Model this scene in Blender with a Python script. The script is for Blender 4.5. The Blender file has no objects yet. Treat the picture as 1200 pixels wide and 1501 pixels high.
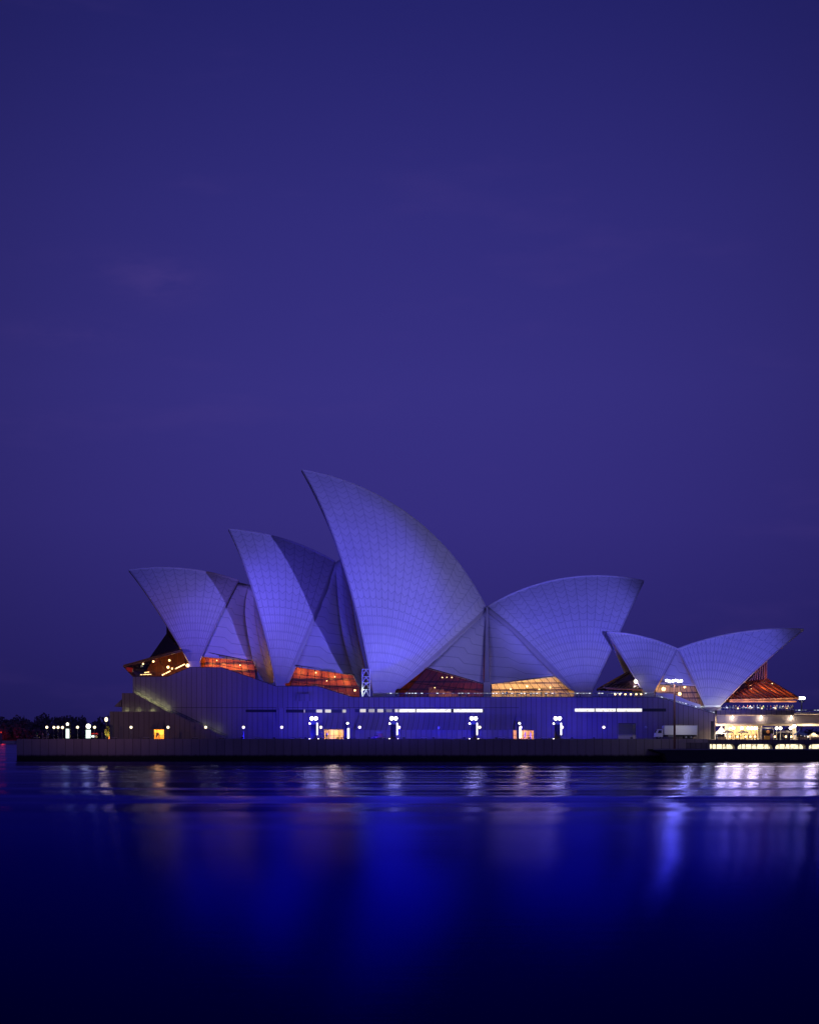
import bpy, bmesh, math, random
from mathutils import Vector, Matrix
random.seed(7)
C = bpy.context.scene.collection
SC = bpy.context.scene
R = math.radians
# ---------------------------------------------------------------- camera
D, H, F = 420.0, 5.1, 2646.0           # distance to the quay face, eye height, focal length in photo pixels
HX, HY = 600.0, 1083.0                 # horizon and axis in the photograph
cam_d = bpy.data.cameras.new('camera'); cam = bpy.data.objects.new('camera', cam_d); C.objects.link(cam)
cam.location = (0, -D, H); cam.rotation_euler = (R(90), 0, 0)
cam_d.sensor_width = 36; cam_d.sensor_fit = 'VERTICAL'; cam_d.sensor_height = 36
cam_d.lens = F / 1501 * 36; cam_d.shift_y = (HY - 750.5) / 1501
cam_d.clip_start = 1; cam_d.clip_end = 30000
SC.camera = cam
SC.view_settings.view_transform = 'Standard'; SC.view_settings.look = 'None'
SC.view_settings.exposure = 0; SC.view_settings.gamma = 1
SC.cycles.max_bounces = 6; SC.cycles.diffuse_bounces = 2; SC.cycles.glossy_bounces = 3
SC.cycles.transparent_max_bounces = 12; SC.cycles.sample_clamp_indirect = 6
SC.cycles.use_denoising = True

def lin(r, g, b):
    return tuple(((c/255)/12.92 if c/255 <= .04045 else ((c/255+.055)/1.055)**2.4) for c in (r, g, b))

# ---------------------------------------------------------------- node helper
class NT:
    def __init__(s, nt): s.nt = nt
    def new(s, t, **k):
        n = s.nt.nodes.new(t)
        for a, b in k.items(): setattr(n, a, b)
        return n
    def put(s, sock, v):
        if hasattr(v, 'is_output'): s.nt.links.new(v, sock)
        else: sock.default_value = v
    def m(s, op, a, b=0.0, c=0.0, clamp=False):
        n = s.new('ShaderNodeMath', operation=op, use_clamp=clamp)
        for i, v in enumerate((a, b, c)): s.put(n.inputs[i], v)
        return n.outputs[0]
    def mix(s, f, a, b, mode='MIX'):
        n = s.new('ShaderNodeMix', data_type='RGBA', blend_type=mode)
        s.put(n.inputs[0], f)
        for i, v in ((6, a), (7, b)):
            s.put(n.inputs[i], v if hasattr(v, 'is_output') else (*v[:3], 1))
        return n.outputs[2]
    def sstep(s, x, a, b):
        n = s.new('ShaderNodeMapRange', interpolation_type='SMOOTHSTEP')
        s.put(n.inputs[0], x); n.inputs[1].default_value = a; n.inputs[2].default_value = b
        return n.outputs[0]
    def noise(s, vec, scale, detail=3, rough=.55):
        n = s.new('ShaderNodeTexNoise'); s.put(n.inputs['Vector'], vec)
        n.inputs['Scale'].default_value = scale; n.inputs['Detail'].default_value = detail
        n.inputs['Roughness'].default_value = rough
        return n.outputs[0]
    def xyz(s, v):
        n = s.new('ShaderNodeSeparateXYZ'); s.put(n.inputs[0], v); return n.outputs
    def comb(s, x, y, z=0.0):
        n = s.new('ShaderNodeCombineXYZ')
        for i, v in enumerate((x, y, z)): s.put(n.inputs[i], v)
        return n.outputs[0]
    def mapping(s, v, sc):
        n = s.new('ShaderNodeMapping'); s.put(n.inputs[0], v); n.inputs['Scale'].default_value = sc
        return n.outputs[0]
    def white(s, v):
        n = s.new('ShaderNodeTexWhiteNoise', noise_dimensions='3D'); s.put(n.inputs[0], v); return n.outputs[0]

# ---------------------------------------------------------------- sky (dusk)
SUN_EL, SUN_AZ = R(-4), R(250)
w = bpy.data.worlds.new('World'); SC.world = w; w.use_nodes = True
t = NT(w.node_tree); bg = w.node_tree.nodes['Background']
tc = t.new('ShaderNodeTexCoord').outputs['Generated']
sx, sy, sz = t.xyz(tc)
ramp = t.new('ShaderNodeValToRGB'); t.put(ramp.inputs[0], t.m('MAXIMUM', sz, 0.0))
cr = ramp.color_ramp
stops = [(0, (33, 29, 92)), (.05, (43, 37, 110)), (.12, (52, 45, 125)), (.19, (54, 48, 129)), (.28, (48, 44, 122)), (.375, (36, 35, 107)), (.6, (19, 21, 72)), (1, (11, 13, 50))]
while len(cr.elements) < len(stops): cr.elements.new(.5)
for e, (p, c) in zip(cr.elements, stops): e.position = p; e.color = (*lin(*c), 1)
side = t.m('MAXIMUM', t.m('SUBTRACT', 1.0, t.m('MULTIPLY', t.m('MULTIPLY', sx, sx), 5.0)), .72)
base = t.mix(1.0, ramp.outputs[0], t.comb(side, side, side), 'MULTIPLY')
# faint wisps of cloud
cl = t.noise(t.mapping(tc, (7, 7, 26)), 1.0, 4, .55)
wisp = t.m('MULTIPLY', t.sstep(cl, .56, .78), .10)
base = t.mix(wisp, base, lin(88, 66, 140))
n_w = t.noise(t.mapping(tc, (26, 26, 80)), 1.0, 4, .6)
for dx_, dz_, ax_, az_, st_ in ((-.132, .243, .022, .010, .13), (-.178, .215, .035, .007, .08), (-.155, .252, .04, .008, .05)):
    q_ = t.m('ADD', t.m('POWER', t.m('ABSOLUTE', t.m('DIVIDE', t.m('SUBTRACT', sx, dx_), ax_)), 2.0), t.m('POWER', t.m('ABSOLUTE', t.m('DIVIDE', t.m('SUBTRACT', sz, dz_), az_)), 2.0))
    k_ = t.m('MULTIPLY', t.m('MULTIPLY', t.m('EXPONENT', t.m('MULTIPLY', q_, -1.0)), t.sstep(n_w, .3, .7)), st_)
    base = t.mix(k_, base, lin(105, 78, 150))
# afterglow in the west, behind the camera
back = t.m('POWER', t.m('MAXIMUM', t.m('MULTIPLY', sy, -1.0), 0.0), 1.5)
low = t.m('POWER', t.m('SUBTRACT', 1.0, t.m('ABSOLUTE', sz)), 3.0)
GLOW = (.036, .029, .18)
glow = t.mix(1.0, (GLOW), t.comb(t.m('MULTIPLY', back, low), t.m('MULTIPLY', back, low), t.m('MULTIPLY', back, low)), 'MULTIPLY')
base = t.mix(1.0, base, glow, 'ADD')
sky = t.new('ShaderNodeTexSky', sky_type='NISHITA', sun_disc=False); sky.sun_elevation = SUN_EL; sky.sun_rotation = SUN_AZ
nish = t.mix(1.0, sky.outputs[0], (.05, .05, .05), 'MULTIPLY')
base = t.mix(1.0, base, nish, 'ADD')
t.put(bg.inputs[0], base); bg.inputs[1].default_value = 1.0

# ---------------------------------------------------------------- geometry helpers
def W(px, py, Y):
    "world point seen at photo pixel (px, py) when it stands Y metres behind the quay face"
    s = (D + Y) / F
    return Vector(((px - HX) * s, Y, H - (py - HY) * s))
def S(Y): return (D + Y) / F
def PX(p):
    s = (D + p.y) / F
    return HX + p.x / s, HY - (p.z - H) / s

ORG = {}
class MB:
    def __init__(s): s.v = []; s.f = []; s.uv = []; s.uv2 = []; s.mi = []; s.cm = 0
    def face(s, pts, uvs=None, uv2=None):
        b = len(s.v); s.v += [Vector(p) for p in pts]; s.f.append(list(range(b, b+len(pts))))
        s.uv.append(uvs or [(p[0], p[2]) for p in pts]); s.uv2.append(uv2 or [(1, 0)]*len(pts)); s.mi.append(s.cm)
    def box(s, x0, x1, y0, y1, z0, z1):
        p = lambda i, j, k: (x1 if i else x0, y1 if j else y0, z1 if k else z0)
        for q in (((0,0,0),(1,0,0),(1,0,1),(0,0,1)), ((1,1,0),(0,1,0),(0,1,1),(1,1,1)), ((0,1,0),(0,0,0),(0,0,1),(0,1,1)),
                  ((1,0,0),(1,1,0),(1,1,1),(1,0,1)), ((0,0,1),(1,0,1),(1,1,1),(0,1,1)), ((0,1,0),(1,1,0),(1,0,0),(0,0,0))):
            pts = [p(*c) for c in q]
            s.face(pts, [(c[0]+c[1]*.9, c[2]) for c in pts])
    def prism(s, poly, y0, y1):
        "poly: (x, z) counter-clockwise as seen from the front"
        s.face([(x, y0, z) for x, z in poly]); s.face([(x, y1, z) for x, z in reversed(poly)])
        n = len(poly)
        for i in range(n):
            a, b = poly[i], poly[(i+1) % n]
            s.face([(a[0], y0, a[1]), (a[0], y1, a[1]), (b[0], y1, b[1]), (b[0], y0, b[1])])
    def tube(s, p, q, r0, r1=None, n=8):
        p, q = Vector(p), Vector(q); r1 = r0 if r1 is None else r1
        d = (q-p); L = d.length
        if L < 1e-6: return
        d /= L; a = d.orthogonal().normalized(); b = d.cross(a)
        ring = lambda c, r: [c + (a*math.cos(2*math.pi*i/n) + b*math.sin(2*math.pi*i/n))*r for i in range(n)]
        A, B = ring(p, r0), ring(q, r1)
        for i in range(n):
            j = (i+1) % n; s.face([A[i], A[j], B[j], B[i]])
        s.face(list(reversed(A))); s.face(B)
    def bar(s, p, q, w, h=None):
        s.tube(p, q, w*.7071, None, 4)
    def sphere(s, c, r, seg=14, rings=9, sz=1.0):
        c = Vector(c)
        P = lambda i, j: c + Vector((r*math.sin(math.pi*j/rings)*math.cos(2*math.pi*i/seg), r*math.sin(math.pi*j/rings)*math.sin(2*math.pi*i/seg), -r*sz*math.cos(math.pi*j/rings)))
        for j in range(rings):
            for i in range(seg):
                q = [P(i, j), P(i+1, j), P(i+1, j+1), P(i, j+1)]
                if j == 0: q = [q[0], q[2], q[3]]
                elif j == rings-1: q = [q[0], q[1], q[2]]
                s.face(q)
    def lathe(s, c, prof, n=12):
        for (r0, z0), (r1, z1) in zip(prof, prof[1:]):
            for i in range(n):
                a, b = 2*math.pi*i/n, 2*math.pi*(i+1)/n
                q = [(c[0]+r*math.cos(g), c[1]+r*math.sin(g), c[2]+z) for r, z, g in ((r0, z0, a), (r0, z0, b), (r1, z1, b), (r1, z1, a))]
                s.face(q)
    def grid(s, rows, uvs=None, uv2=None, flip=False):
        for j in range(len(rows)-1):
            for i in range(len(rows[0])-1):
                ix = [(j, i), (j, i+1), (j+1, i+1), (j+1, i)]
                if flip: ix.reverse()
                s.face([rows[a][b] for a, b in ix], [uvs[a][b] for a, b in ix] if uvs else None, [uv2[a][b] for a, b in ix] if uv2 else None)
    def build(s, name, mats, parent=None, smooth=False, origin=None, merge=True, bevel=0):
        org = Vector(origin) if origin is not None else (ORG[parent] if parent is not None else Vector((0, 0, 0)))
        me = bpy.data.meshes.new(name)
        me.from_pydata([p - org for p in s.v], [], s.f)
        u1 = me.uv_layers.new(name='UVMap'); u2 = me.uv_layers.new(name='Wid')
        k = 0
        for fu, fw in zip(s.uv, s.uv2):
            for a, b in zip(fu, fw):
                u1.data[k].uv = a; u2.data[k].uv = b; k += 1
        for m in (mats if isinstance(mats, (list, tuple)) else [mats]): me.materials.append(m)
        for p, i in zip(me.polygons, s.mi): p.material_index = i
        if merge:
            bm = bmesh.new(); bm.from_mesh(me); bmesh.ops.remove_doubles(bm, verts=bm.verts, dist=.002); bm.to_mesh(me); bm.free()
        if smooth:
            for p in me.polygons: p.use_smooth = True
        o = bpy.data.objects.new(name, me); C.objects.link(o)
        if parent is not None: o.parent = parent
        else: o.location = org
        if bevel:
            b = o.modifiers.new('bevel', 'BEVEL'); b.width = bevel; b.segments = 2; b.limit_method = 'ANGLE'
        ORG[o] = org
        return o

def tag(o, label=None, cat=None, group=None, kind=None):
    if label: o['label'] = label
    if cat: o['category'] = cat
    if group: o['group'] = group
    if kind: o['kind'] = kind
    return o
def thing(name, label, cat, loc=(0, 0, 0), group=None):
    o = bpy.data.objects.new(name, None); C.objects.link(o); o.location = loc; o.empty_display_size = .3
    ORG[o] = Vector(loc); tag(o, label, cat, group); return o
def copy_tree(o, parent=None):
    c = o.copy(); C.objects.link(c); c.parent = parent; ORG[c] = ORG.get(o, Vector((0, 0, 0)))
    for ch in list(o.children): copy_tree(ch, c)
    return c
def place(o, loc, label=None, rz=None):
    o.location = loc
    if rz is not None: o.rotation_euler[2] = rz
    if label: o['label'] = label
    return o

# ---------------------------------------------------------------- materials
def mat(name, col, rough=.6, metal=0.0, emit=None, es=0.0, var=0.0, vs=1.0, bump=0.0):
    m = bpy.data.materials.new(name); m.use_nodes = True
    t = NT(m.node_tree); b = m.node_tree.nodes['Principled BSDF']
    b.inputs['Roughness'].default_value = rough; b.inputs['Metallic'].default_value = metal
    b.inputs['Base Color'].default_value = (*col, 1)
    if var or bump:
        co = t.new('ShaderNodeTexCoord').outputs['Object']; n = t.noise(co, vs, 5, .6)
        if var:
            f = t.m('MULTIPLY_ADD', n, 2*var, 1-var)
            t.put(b.inputs['Base Color'], t.mix(1.0, col, t.comb(f, f, f), 'MULTIPLY'))
        if bump:
            bp = t.new('ShaderNodeBump'); bp.inputs['Strength'].default_value = bump; t.put(bp.inputs['Height'], n)
            t.put(b.inputs['Normal'], bp.outputs[0])
    if emit:
        b.inputs['Emission Color'].default_value = (*emit, 1); b.inputs['Emission Strength'].default_value = es
    return m

def tile_mat(name, base, rows=2.35, chev=1.5):
    "glazed lids: rib joints (u), chevron joints (v), tone per lid"
    m = bpy.data.materials.new(name); m.use_nodes = True
    t = NT(m.node_tree); b = m.node_tree.nodes['Principled BSDF']
    uvn = t.new('ShaderNodeUVMap', uv_map='UVMap').outputs[0]; wn = t.new('ShaderNodeUVMap', uv_map='Wid').outputs[0]
    u, v, _ = t.xyz(uvn); wd, _, _ = t.xyz(wn)
    fu = t.m('FRACT', u); e = t.m('MULTIPLY', t.m('MINIMUM', fu, t.m('SUBTRACT', 1.0, fu)), wd)
    rib = t.sstep(e, .13, .045)
    # half ribs close to the pedestal
    fu2 = t.m('ABSOLUTE', t.m('SUBTRACT', fu, .5)); e2 = t.m('MULTIPLY', fu2, wd)
    near = t.sstep(v, 26.0, 15.0)
    rib2 = t.m('MULTIPLY', t.sstep(e2, .10, .04), near)
    tri = t.m('MULTIPLY', fu2, 2.0)
    fu4 = t.m('FRACT', t.m('MULTIPLY', u, 2.0)); tri2 = t.m('MULTIPLY', t.m('ABSOLUTE', t.m('SUBTRACT', fu4, .5)), 2.0)
    trim = t.m('MULTIPLY_ADD', near, t.m('SUBTRACT', tri2, tri), tri)
    ch = t.m('MULTIPLY', t.m('MINIMUM', t.m('MULTIPLY', wd, .6), chev), trim)
    ph = t.m('DIVIDE', t.m('SUBTRACT', v, ch), rows)
    fp = t.m('FRACT', ph); ep = t.m('MULTIPLY', t.m('MINIMUM', fp, t.m('SUBTRACT', 1.0, fp)), rows)
    row = t.m('MULTIPLY', t.sstep(ep, .15, .05), .95)
    line = t.m('MAXIMUM', t.m('MAXIMUM', t.m('MULTIPLY', rib, .8), t.m('MULTIPLY', rib2, .7)), row)
    rnd = t.white(t.comb(t.m('FLOOR', u), t.m('FLOOR', ph), 0.0))
    co = t.new('ShaderNodeTexCoord').outputs['Object']; n = t.noise(co, .9, 5, .65); n2 = t.noise(co, .07, 3, .5)
    tone = t.m('ADD', t.m('MULTIPLY_ADD', rnd, .07, .82), t.m('ADD', t.m('MULTIPLY', n, .16), t.m('MULTIPLY', n2, .14)))
    tone = t.m('MULTIPLY', tone, t.m('MULTIPLY_ADD', line, -.42, 1.0))
    t.put(b.inputs['Base Color'], t.mix(1.0, base, t.comb(tone, tone, tone), 'MULTIPLY'))
    t.put(b.inputs['Roughness'], t.m('MULTIPLY_ADD', rnd, .15, .38))
    b.inputs['Specular IOR Level'].default_value = .3
    bp = t.new('ShaderNodeBump'); bp.inputs['Strength'].default_value = .25; bp.inputs['Distance'].default_value = .06
    t.put(bp.inputs['Height'], t.m('SUBTRACT', n, line)); t.put(b.inputs['Normal'], bp.outputs[0])
    return m

def infill_mat(name, base):
    m = bpy.data.materials.new(name); m.use_nodes = True
    t = NT(m.node_tree); b = m.node_tree.nodes['Principled BSDF']
    u, v, _ = t.xyz(t.new('ShaderNodeUVMap', uv_map='UVMap').outputs[0])   # u 0..1 across, v metres up
    zig = t.m('MULTIPLY', t.sstep(u, .40, .56), 1.25)
    zig = t.m('MULTIPLY', t.m('MAXIMUM', t.m('MINIMUM', t.m('MULTIPLY_ADD', u, 6.0, -2.4), 1.0), 0.0), 1.3)
    ph = t.m('DIVIDE', t.m('ADD', t.m('ADD', v, zig), t.m('MULTIPLY', u, 1.2)), 2.6)
    fp = t.m('FRACT', ph); ep = t.m('MULTIPLY', t.m('MINIMUM', fp, t.m('SUBTRACT', 1.0, fp)), 2.6)
    line = t.m('MULTIPLY', t.sstep(ep, .14, .05), .62)
    co = t.new('ShaderNodeTexCoord').outputs['Object']; n = t.noise(co, .9, 5, .65); n2 = t.noise(co, .12, 3, .5)
    rnd = t.white(t.comb(t.m('FLOOR', ph), 3.0, 1.0))
    tone = t.m('ADD', t.m('MULTIPLY_ADD', rnd, .06, .82), t.m('ADD', t.m('MULTIPLY', n, .16), t.m('MULTIPLY', n2, .14)))
    tone = t.m('MULTIPLY', tone, t.m('MULTIPLY_ADD', line, -.5, 1.0))
    t.put(b.inputs['Base Color'], t.mix(1.0, base, t.comb(tone, tone, tone), 'MULTIPLY'))
    b.inputs['Roughness'].default_value = .5; b.inputs['Specular IOR Level'].default_value = .3
    return m

def panel_mat(name, base, pitch=1.22, dark=.5, stain=.25, algae=False, off=0.0):
    m = bpy.data.materials.new(name); m.use_nodes = True
    t = NT(m.node_tree); b = m.node_tree.nodes['Principled BSDF']
    u, v, _ = t.xyz(t.new('ShaderNodeUVMap', uv_map='UVMap').outputs[0])
    q = t.m('DIVIDE', t.m('ADD', u, off), pitch); fq = t.m('FRACT', q)
    e = t.m('MULTIPLY', t.m('MINIMUM', fq, t.m('SUBTRACT', 1.0, fq)), pitch)
    line = t.sstep(e, .11, .03)
    rnd = t.white(t.comb(t.m('FLOOR', q), 1.0, 0.0))
    co = t.new('ShaderNodeTexCoord').outputs['Object']
    st = t.noise(t.comb(t.m('MULTIPLY', u, 1.6), t.m('MULTIPLY', v, .18), 0.0), 1.0, 4, .6); n = t.noise(co, 3.0, 5, .7)
    tone = t.m('ADD', t.m('MULTIPLY_ADD', rnd, .16, .70), t.m('ADD', t.m('MULTIPLY', st, stain), t.m('MULTIPLY', n, .14)))
    tone = t.m('MULTIPLY', tone, t.m('MULTIPLY_ADD', line, -dark, 1.0))
    col = t.mix(1.0, base, t.comb(tone, tone, tone), 'MULTIPLY')
    if algae:
        wob = t.noise(t.comb(t.m('MULTIPLY', u, .7), 0.0, 0.0), 1.0, 4, .7)
        wet = t.sstep(t.m('SUBTRACT', v, t.m('MULTIPLY', wob, .8)), 1.25, .55)
        col = t.mix(wet, col, (.004, .004, .005))
        t.put(b.inputs['Roughness'], t.m('MULTIPLY_ADD', wet, -.25, .75))
    else: b.inputs['Roughness'].default_value = .7
    b.inputs['Specular IOR Level'].default_value = .3
    t.put(b.inputs['Base Color'], col)
    bp = t.new('ShaderNodeBump'); bp.inputs['Strength'].default_value = .4; bp.inputs['Distance'].default_value = .04
    t.put(bp.inputs['Height'], t.m('SUBTRACT', t.m('MULTIPLY', n, .4), line)); t.put(b.inputs['Normal'], bp.outputs[0])
    return m

def wood_mat(name, col, pitch=.5):
    m = bpy.data.materials.new(name); m.use_nodes = True
    t = NT(m.node_tree); b = m.node_tree.nodes['Principled BSDF']
    u, v, _ = t.xyz(t.new('ShaderNodeUVMap', uv_map='UVMap').outputs[0])
    q = t.m('DIVIDE', u, pitch); fq = t.m('FRACT', q); rnd = t.white(t.comb(t.m('FLOOR', q), 2.0, 0.0))
    line = t.sstep(t.m('ABSOLUTE', t.m('SUBTRACT', fq, .5)), .40, .47)
    n = t.noise(t.comb(u, t.m('MULTIPLY', v, .2), 0.0), 5.0, 4)
    tone = t.m('MULTIPLY', t.m('ADD', t.m('MULTIPLY_ADD', rnd, .35, .55), t.m('MULTIPLY', n, .3)), t.m('MULTIPLY_ADD', line, -.6, 1.0))
    t.put(b.inputs['Base Color'], t.mix(1.0, col, t.comb(tone, tone, tone), 'MULTIPLY')); b.inputs['Roughness'].default_value = .5
    return m

def glass_mat(name, tint=(.75, .72, .7), refl=.12, rough=.03):
    m = bpy.data.materials.new(name); m.use_nodes = True
    t = NT(m.node_tree); m.node_tree.nodes.remove(m.node_tree.nodes['Principled BSDF'])
    out = m.node_tree.nodes['Material Output']
    tr = t.new('ShaderNodeBsdfTransparent'); tr.inputs[0].default_value = (*tint, 1)
    gl = t.new('ShaderNodeBsdfGlossy'); gl.inputs['Roughness'].default_value = rough; gl.inputs[0].default_value = (.8, .85, 1, 1)
    fr = t.new('ShaderNodeFresnel'); fr.inputs[0].default_value = 1.45
    mx = t.new('ShaderNodeMixShader'); t.put(mx.inputs[0], t.m('ADD', fr.outputs[0], refl*.5, clamp=True))
    t.put(mx.inputs[1], tr.outputs[0]); t.put(mx.inputs[2], gl.outputs[0]); t.put(out.inputs[0], mx.outputs[0])
    return m

def strip_mat(name, col, strength, dash=None, lo=0.0):
    "lit strip whose brightness varies along its length"
    m = bpy.data.materials.new(name); m.use_nodes = True
    t = NT(m.node_tree); b = m.node_tree.nodes['Principled BSDF']; b.inputs['Base Color'].default_value = (.05, .05, .06, 1)
    u, v, _ = t.xyz(t.new('ShaderNodeUVMap', uv_map='UVMap').outputs[0])
    n = t.noise(t.comb(u, t.m('MULTIPLY', v, 1.4), 0.0), 1.1, 3, .7)
    f = t.sstep(n, .28, .5)
    if dash:
        q = t.m('FRACT', t.m('DIVIDE', u, dash)); k = t.white(t.comb(t.m('FLOOR', t.m('DIVIDE', u, dash)), 5.0, 1.0))
        f = t.m('MULTIPLY', t.m('MULTIPLY', t.sstep(q, .25, .4), t.sstep(k, .1, .9)), 1.0)
    b.inputs['Emission Color'].default_value = (*col, 1)
    t.put(b.inputs['Emission Strength'], t.m('MULTIPLY_ADD', f, strength*(1-lo), strength*lo))
    return m

M = {}
M['tile'] = tile_mat('glazed_tile_lids', (.86, .83, .78))
M['infill'] = infill_mat('tile_side_shell', (.80, .77, .73))
M['rim'] = mat('precast_rim', (.60, .56, .53), .6, var=.12, vs=.7)
M['rib'] = mat('ribbed_concrete', (.42, .35, .30), .7, var=.15, vs=.8)
M['panel'] = panel_mat('reconstituted_granite', (.23, .185, .18))
M['seawall'] = panel_mat('sea_wall_panels', (.45, .36, .34), pitch=1.95, dark=.5, stain=.35, algae=True)
M['hood'] = panel_mat('hood_panels', (.215, .175, .17))
M['deck'] = mat('paving', (.28, .22, .20), .7, var=.2, vs=.6)
M['stone'] = mat('dark_stone', (.045, .04, .042), .7, var=.3, vs=.8, bump=.2)
M['plinth'] = mat('plinth_concrete', (.42, .38, .36), .7, var=.15, vs=.8)
M['dark'] = mat('dark_metal', (.018, .017, .02), .45, .6)
M['black'] = mat('black_void', (.006, .006, .008), .6)
M['bronze'] = mat('bronze', (.10, .055, .03), .4, .7)
M['steel'] = mat('white_steel', (.75, .75, .78), .45)
M['grey'] = mat('grey_steel', (.25, .25, .27), .45, .5)
M['rust'] = mat('rust_painted_steel', (.30, .13, .08), .6, var=.3, vs=2)
M['glass'] = glass_mat('window_glass')
M['topaz'] = glass_mat('topaz_glass', (.42, .24, .13), .10)
M['darkglass'] = mat('dark_bronze_glass', (.03, .014, .02), .12)
M['clear'] = glass_mat('balustrade_glass', (.8, .85, .85), .1)
M['wood'] = wood_mat('brush_box_wood', (.40, .085, .018))
M['oak'] = wood_mat('blond_wood', (.66, .44, .22), .6)
M['floorw'] = mat('warm_carpet', (.30, .08, .04), .9)
M['beam'] = mat('concrete_beam', (.50, .42, .36), .7, var=.12, vs=1)
M['globe'] = mat('lit_globe', (.9, .9, .85), .4, emit=(1, .80, .50), es=2.4)
M['globe_off'] = mat('unlit_globe', (.45, .45, .5), .2)
M['twin'] = mat('bright_globe', (.9, .9, .9), .4, emit=(1, .95, .86), es=15)
M['flood'] = mat('flood_lamp', (.9, .9, .9), .4, emit=(.97, .98, 1), es=10)
M['tube'] = strip_mat('light_tube', (1, .96, .82), 3.0, lo=.4)
M['strip'] = strip_mat('lit_strip_window', (1, .97, .86), 1.15, lo=.4)
M['stripdim'] = strip_mat('dim_strip_window', (1, .93, .8), .8, dash=2.1)
M['warm'] = mat('warm_bulb', (.9, .8, .6), .4, emit=(1, .62, .25), es=6)
M['warmw'] = mat('warm_white_bulb', (.9, .85, .7), .4, emit=(1, .85, .6), es=6)
M['rail'] = strip_mat('lit_handrail', (.85, .92, 1), 1.3, dash=.75)
M['poster'] = strip_mat('backlit_poster', (.8, 1, .92), 1.7, lo=.3)
M['red'] = mat('red_lamp', (.8, .05, .03), .4, emit=(1, .04, .02), es=.8)
M['screen'] = strip_mat('lower_concourse_glow', (1, .86, .55), 1.5, lo=.12)

# ---------------------------------------------------------------- lights
def point(name, loc, col, e, r=.3, parent=None):
    l = bpy.data.lights.new(name, 'POINT'); l.color = col; l.energy = e; l.shadow_soft_size = r
    o = bpy.data.objects.new(name, l); C.objects.link(o); o.location = loc
    if parent is not None: o.parent = parent; o.location = Vector(loc) - ORG[parent]
    return o
def spot(name, loc, target, col, e, half_deg, blend, r=1.0):
    l = bpy.data.lights.new(name, 'SPOT'); l.color = col; l.energy = e; l.spot_size = R(2*half_deg); l.spot_blend = blend; l.shadow_soft_size = r
    o = bpy.data.objects.new(name, l); C.objects.link(o); o.location = loc
    o.rotation_euler = (Vector(target) - Vector(loc)).to_track_quat('-Z', 'Y').to_euler()
    return o
# blue floodlights across the cove, one aimed at each sail
spot('floodlight', (330, -330, 12), W(385, 836, 30), (.085, .065, 1.0), 5.0e6, 5.2, .5, 3)
spot('floodlight', (330, -330, 12), W(585, 820, 30), (.38, .37, 1.0), 1.75e6, 4.8, .6, 3)
spot('floodlight', (90, -330, 10), W(610, 895, 30), (.33, .34, 1.0), .5e6, 3.1, .8, 3)
spot('floodlight', (60, -330, 10), W(845, 900, 30), (.14, .135, 1.0), 3.9e6, 3.3, .6, 3)
spot('floodlight', (60, -330, 10), W(1045, 955, 22), (.12, .12, 1.0), 3.0e6, 3.4, .6, 3)
spot('floodlight', (30, -330, 10), W(715, 948, 30), (.16, .15, 1.0), 1.4e6, 2.0, .8, 3)
spot('floodlight', (30, -330, 10), W(560, 965, 30), (.30, .31, 1.0), .7e6, 1.3, .8, 3)
spot('floodlight', (-170, -330, 10), W(458, 868, 40), (.065, .05, 1.0), 2.0e6, 3.3, .7, 3)
spot('floodlight', (-190, -330, 10), W(340, 900, 38), (.09, .075, 1.0), 2.8e6, 2.3, .7, 3)
# unseen warm fill added from the left to redden the left podium wall
spot('added_warm_fill', (-230, -330, 12), W(238, 968, 20), (1, .54, .60), 4.4e5, 4.2, .8, 6)
# dusk afterglow from the west as a very soft, weak sun
sl = bpy.data.lights.new('sun', 'SUN'); sl.energy = .008; sl.angle = R(40); sl.color = (1, .8, .85)
so = bpy.data.objects.new('sun', sl); C.objects.link(so); so.rotation_euler = (R(70), 0, R(-20))

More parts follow.
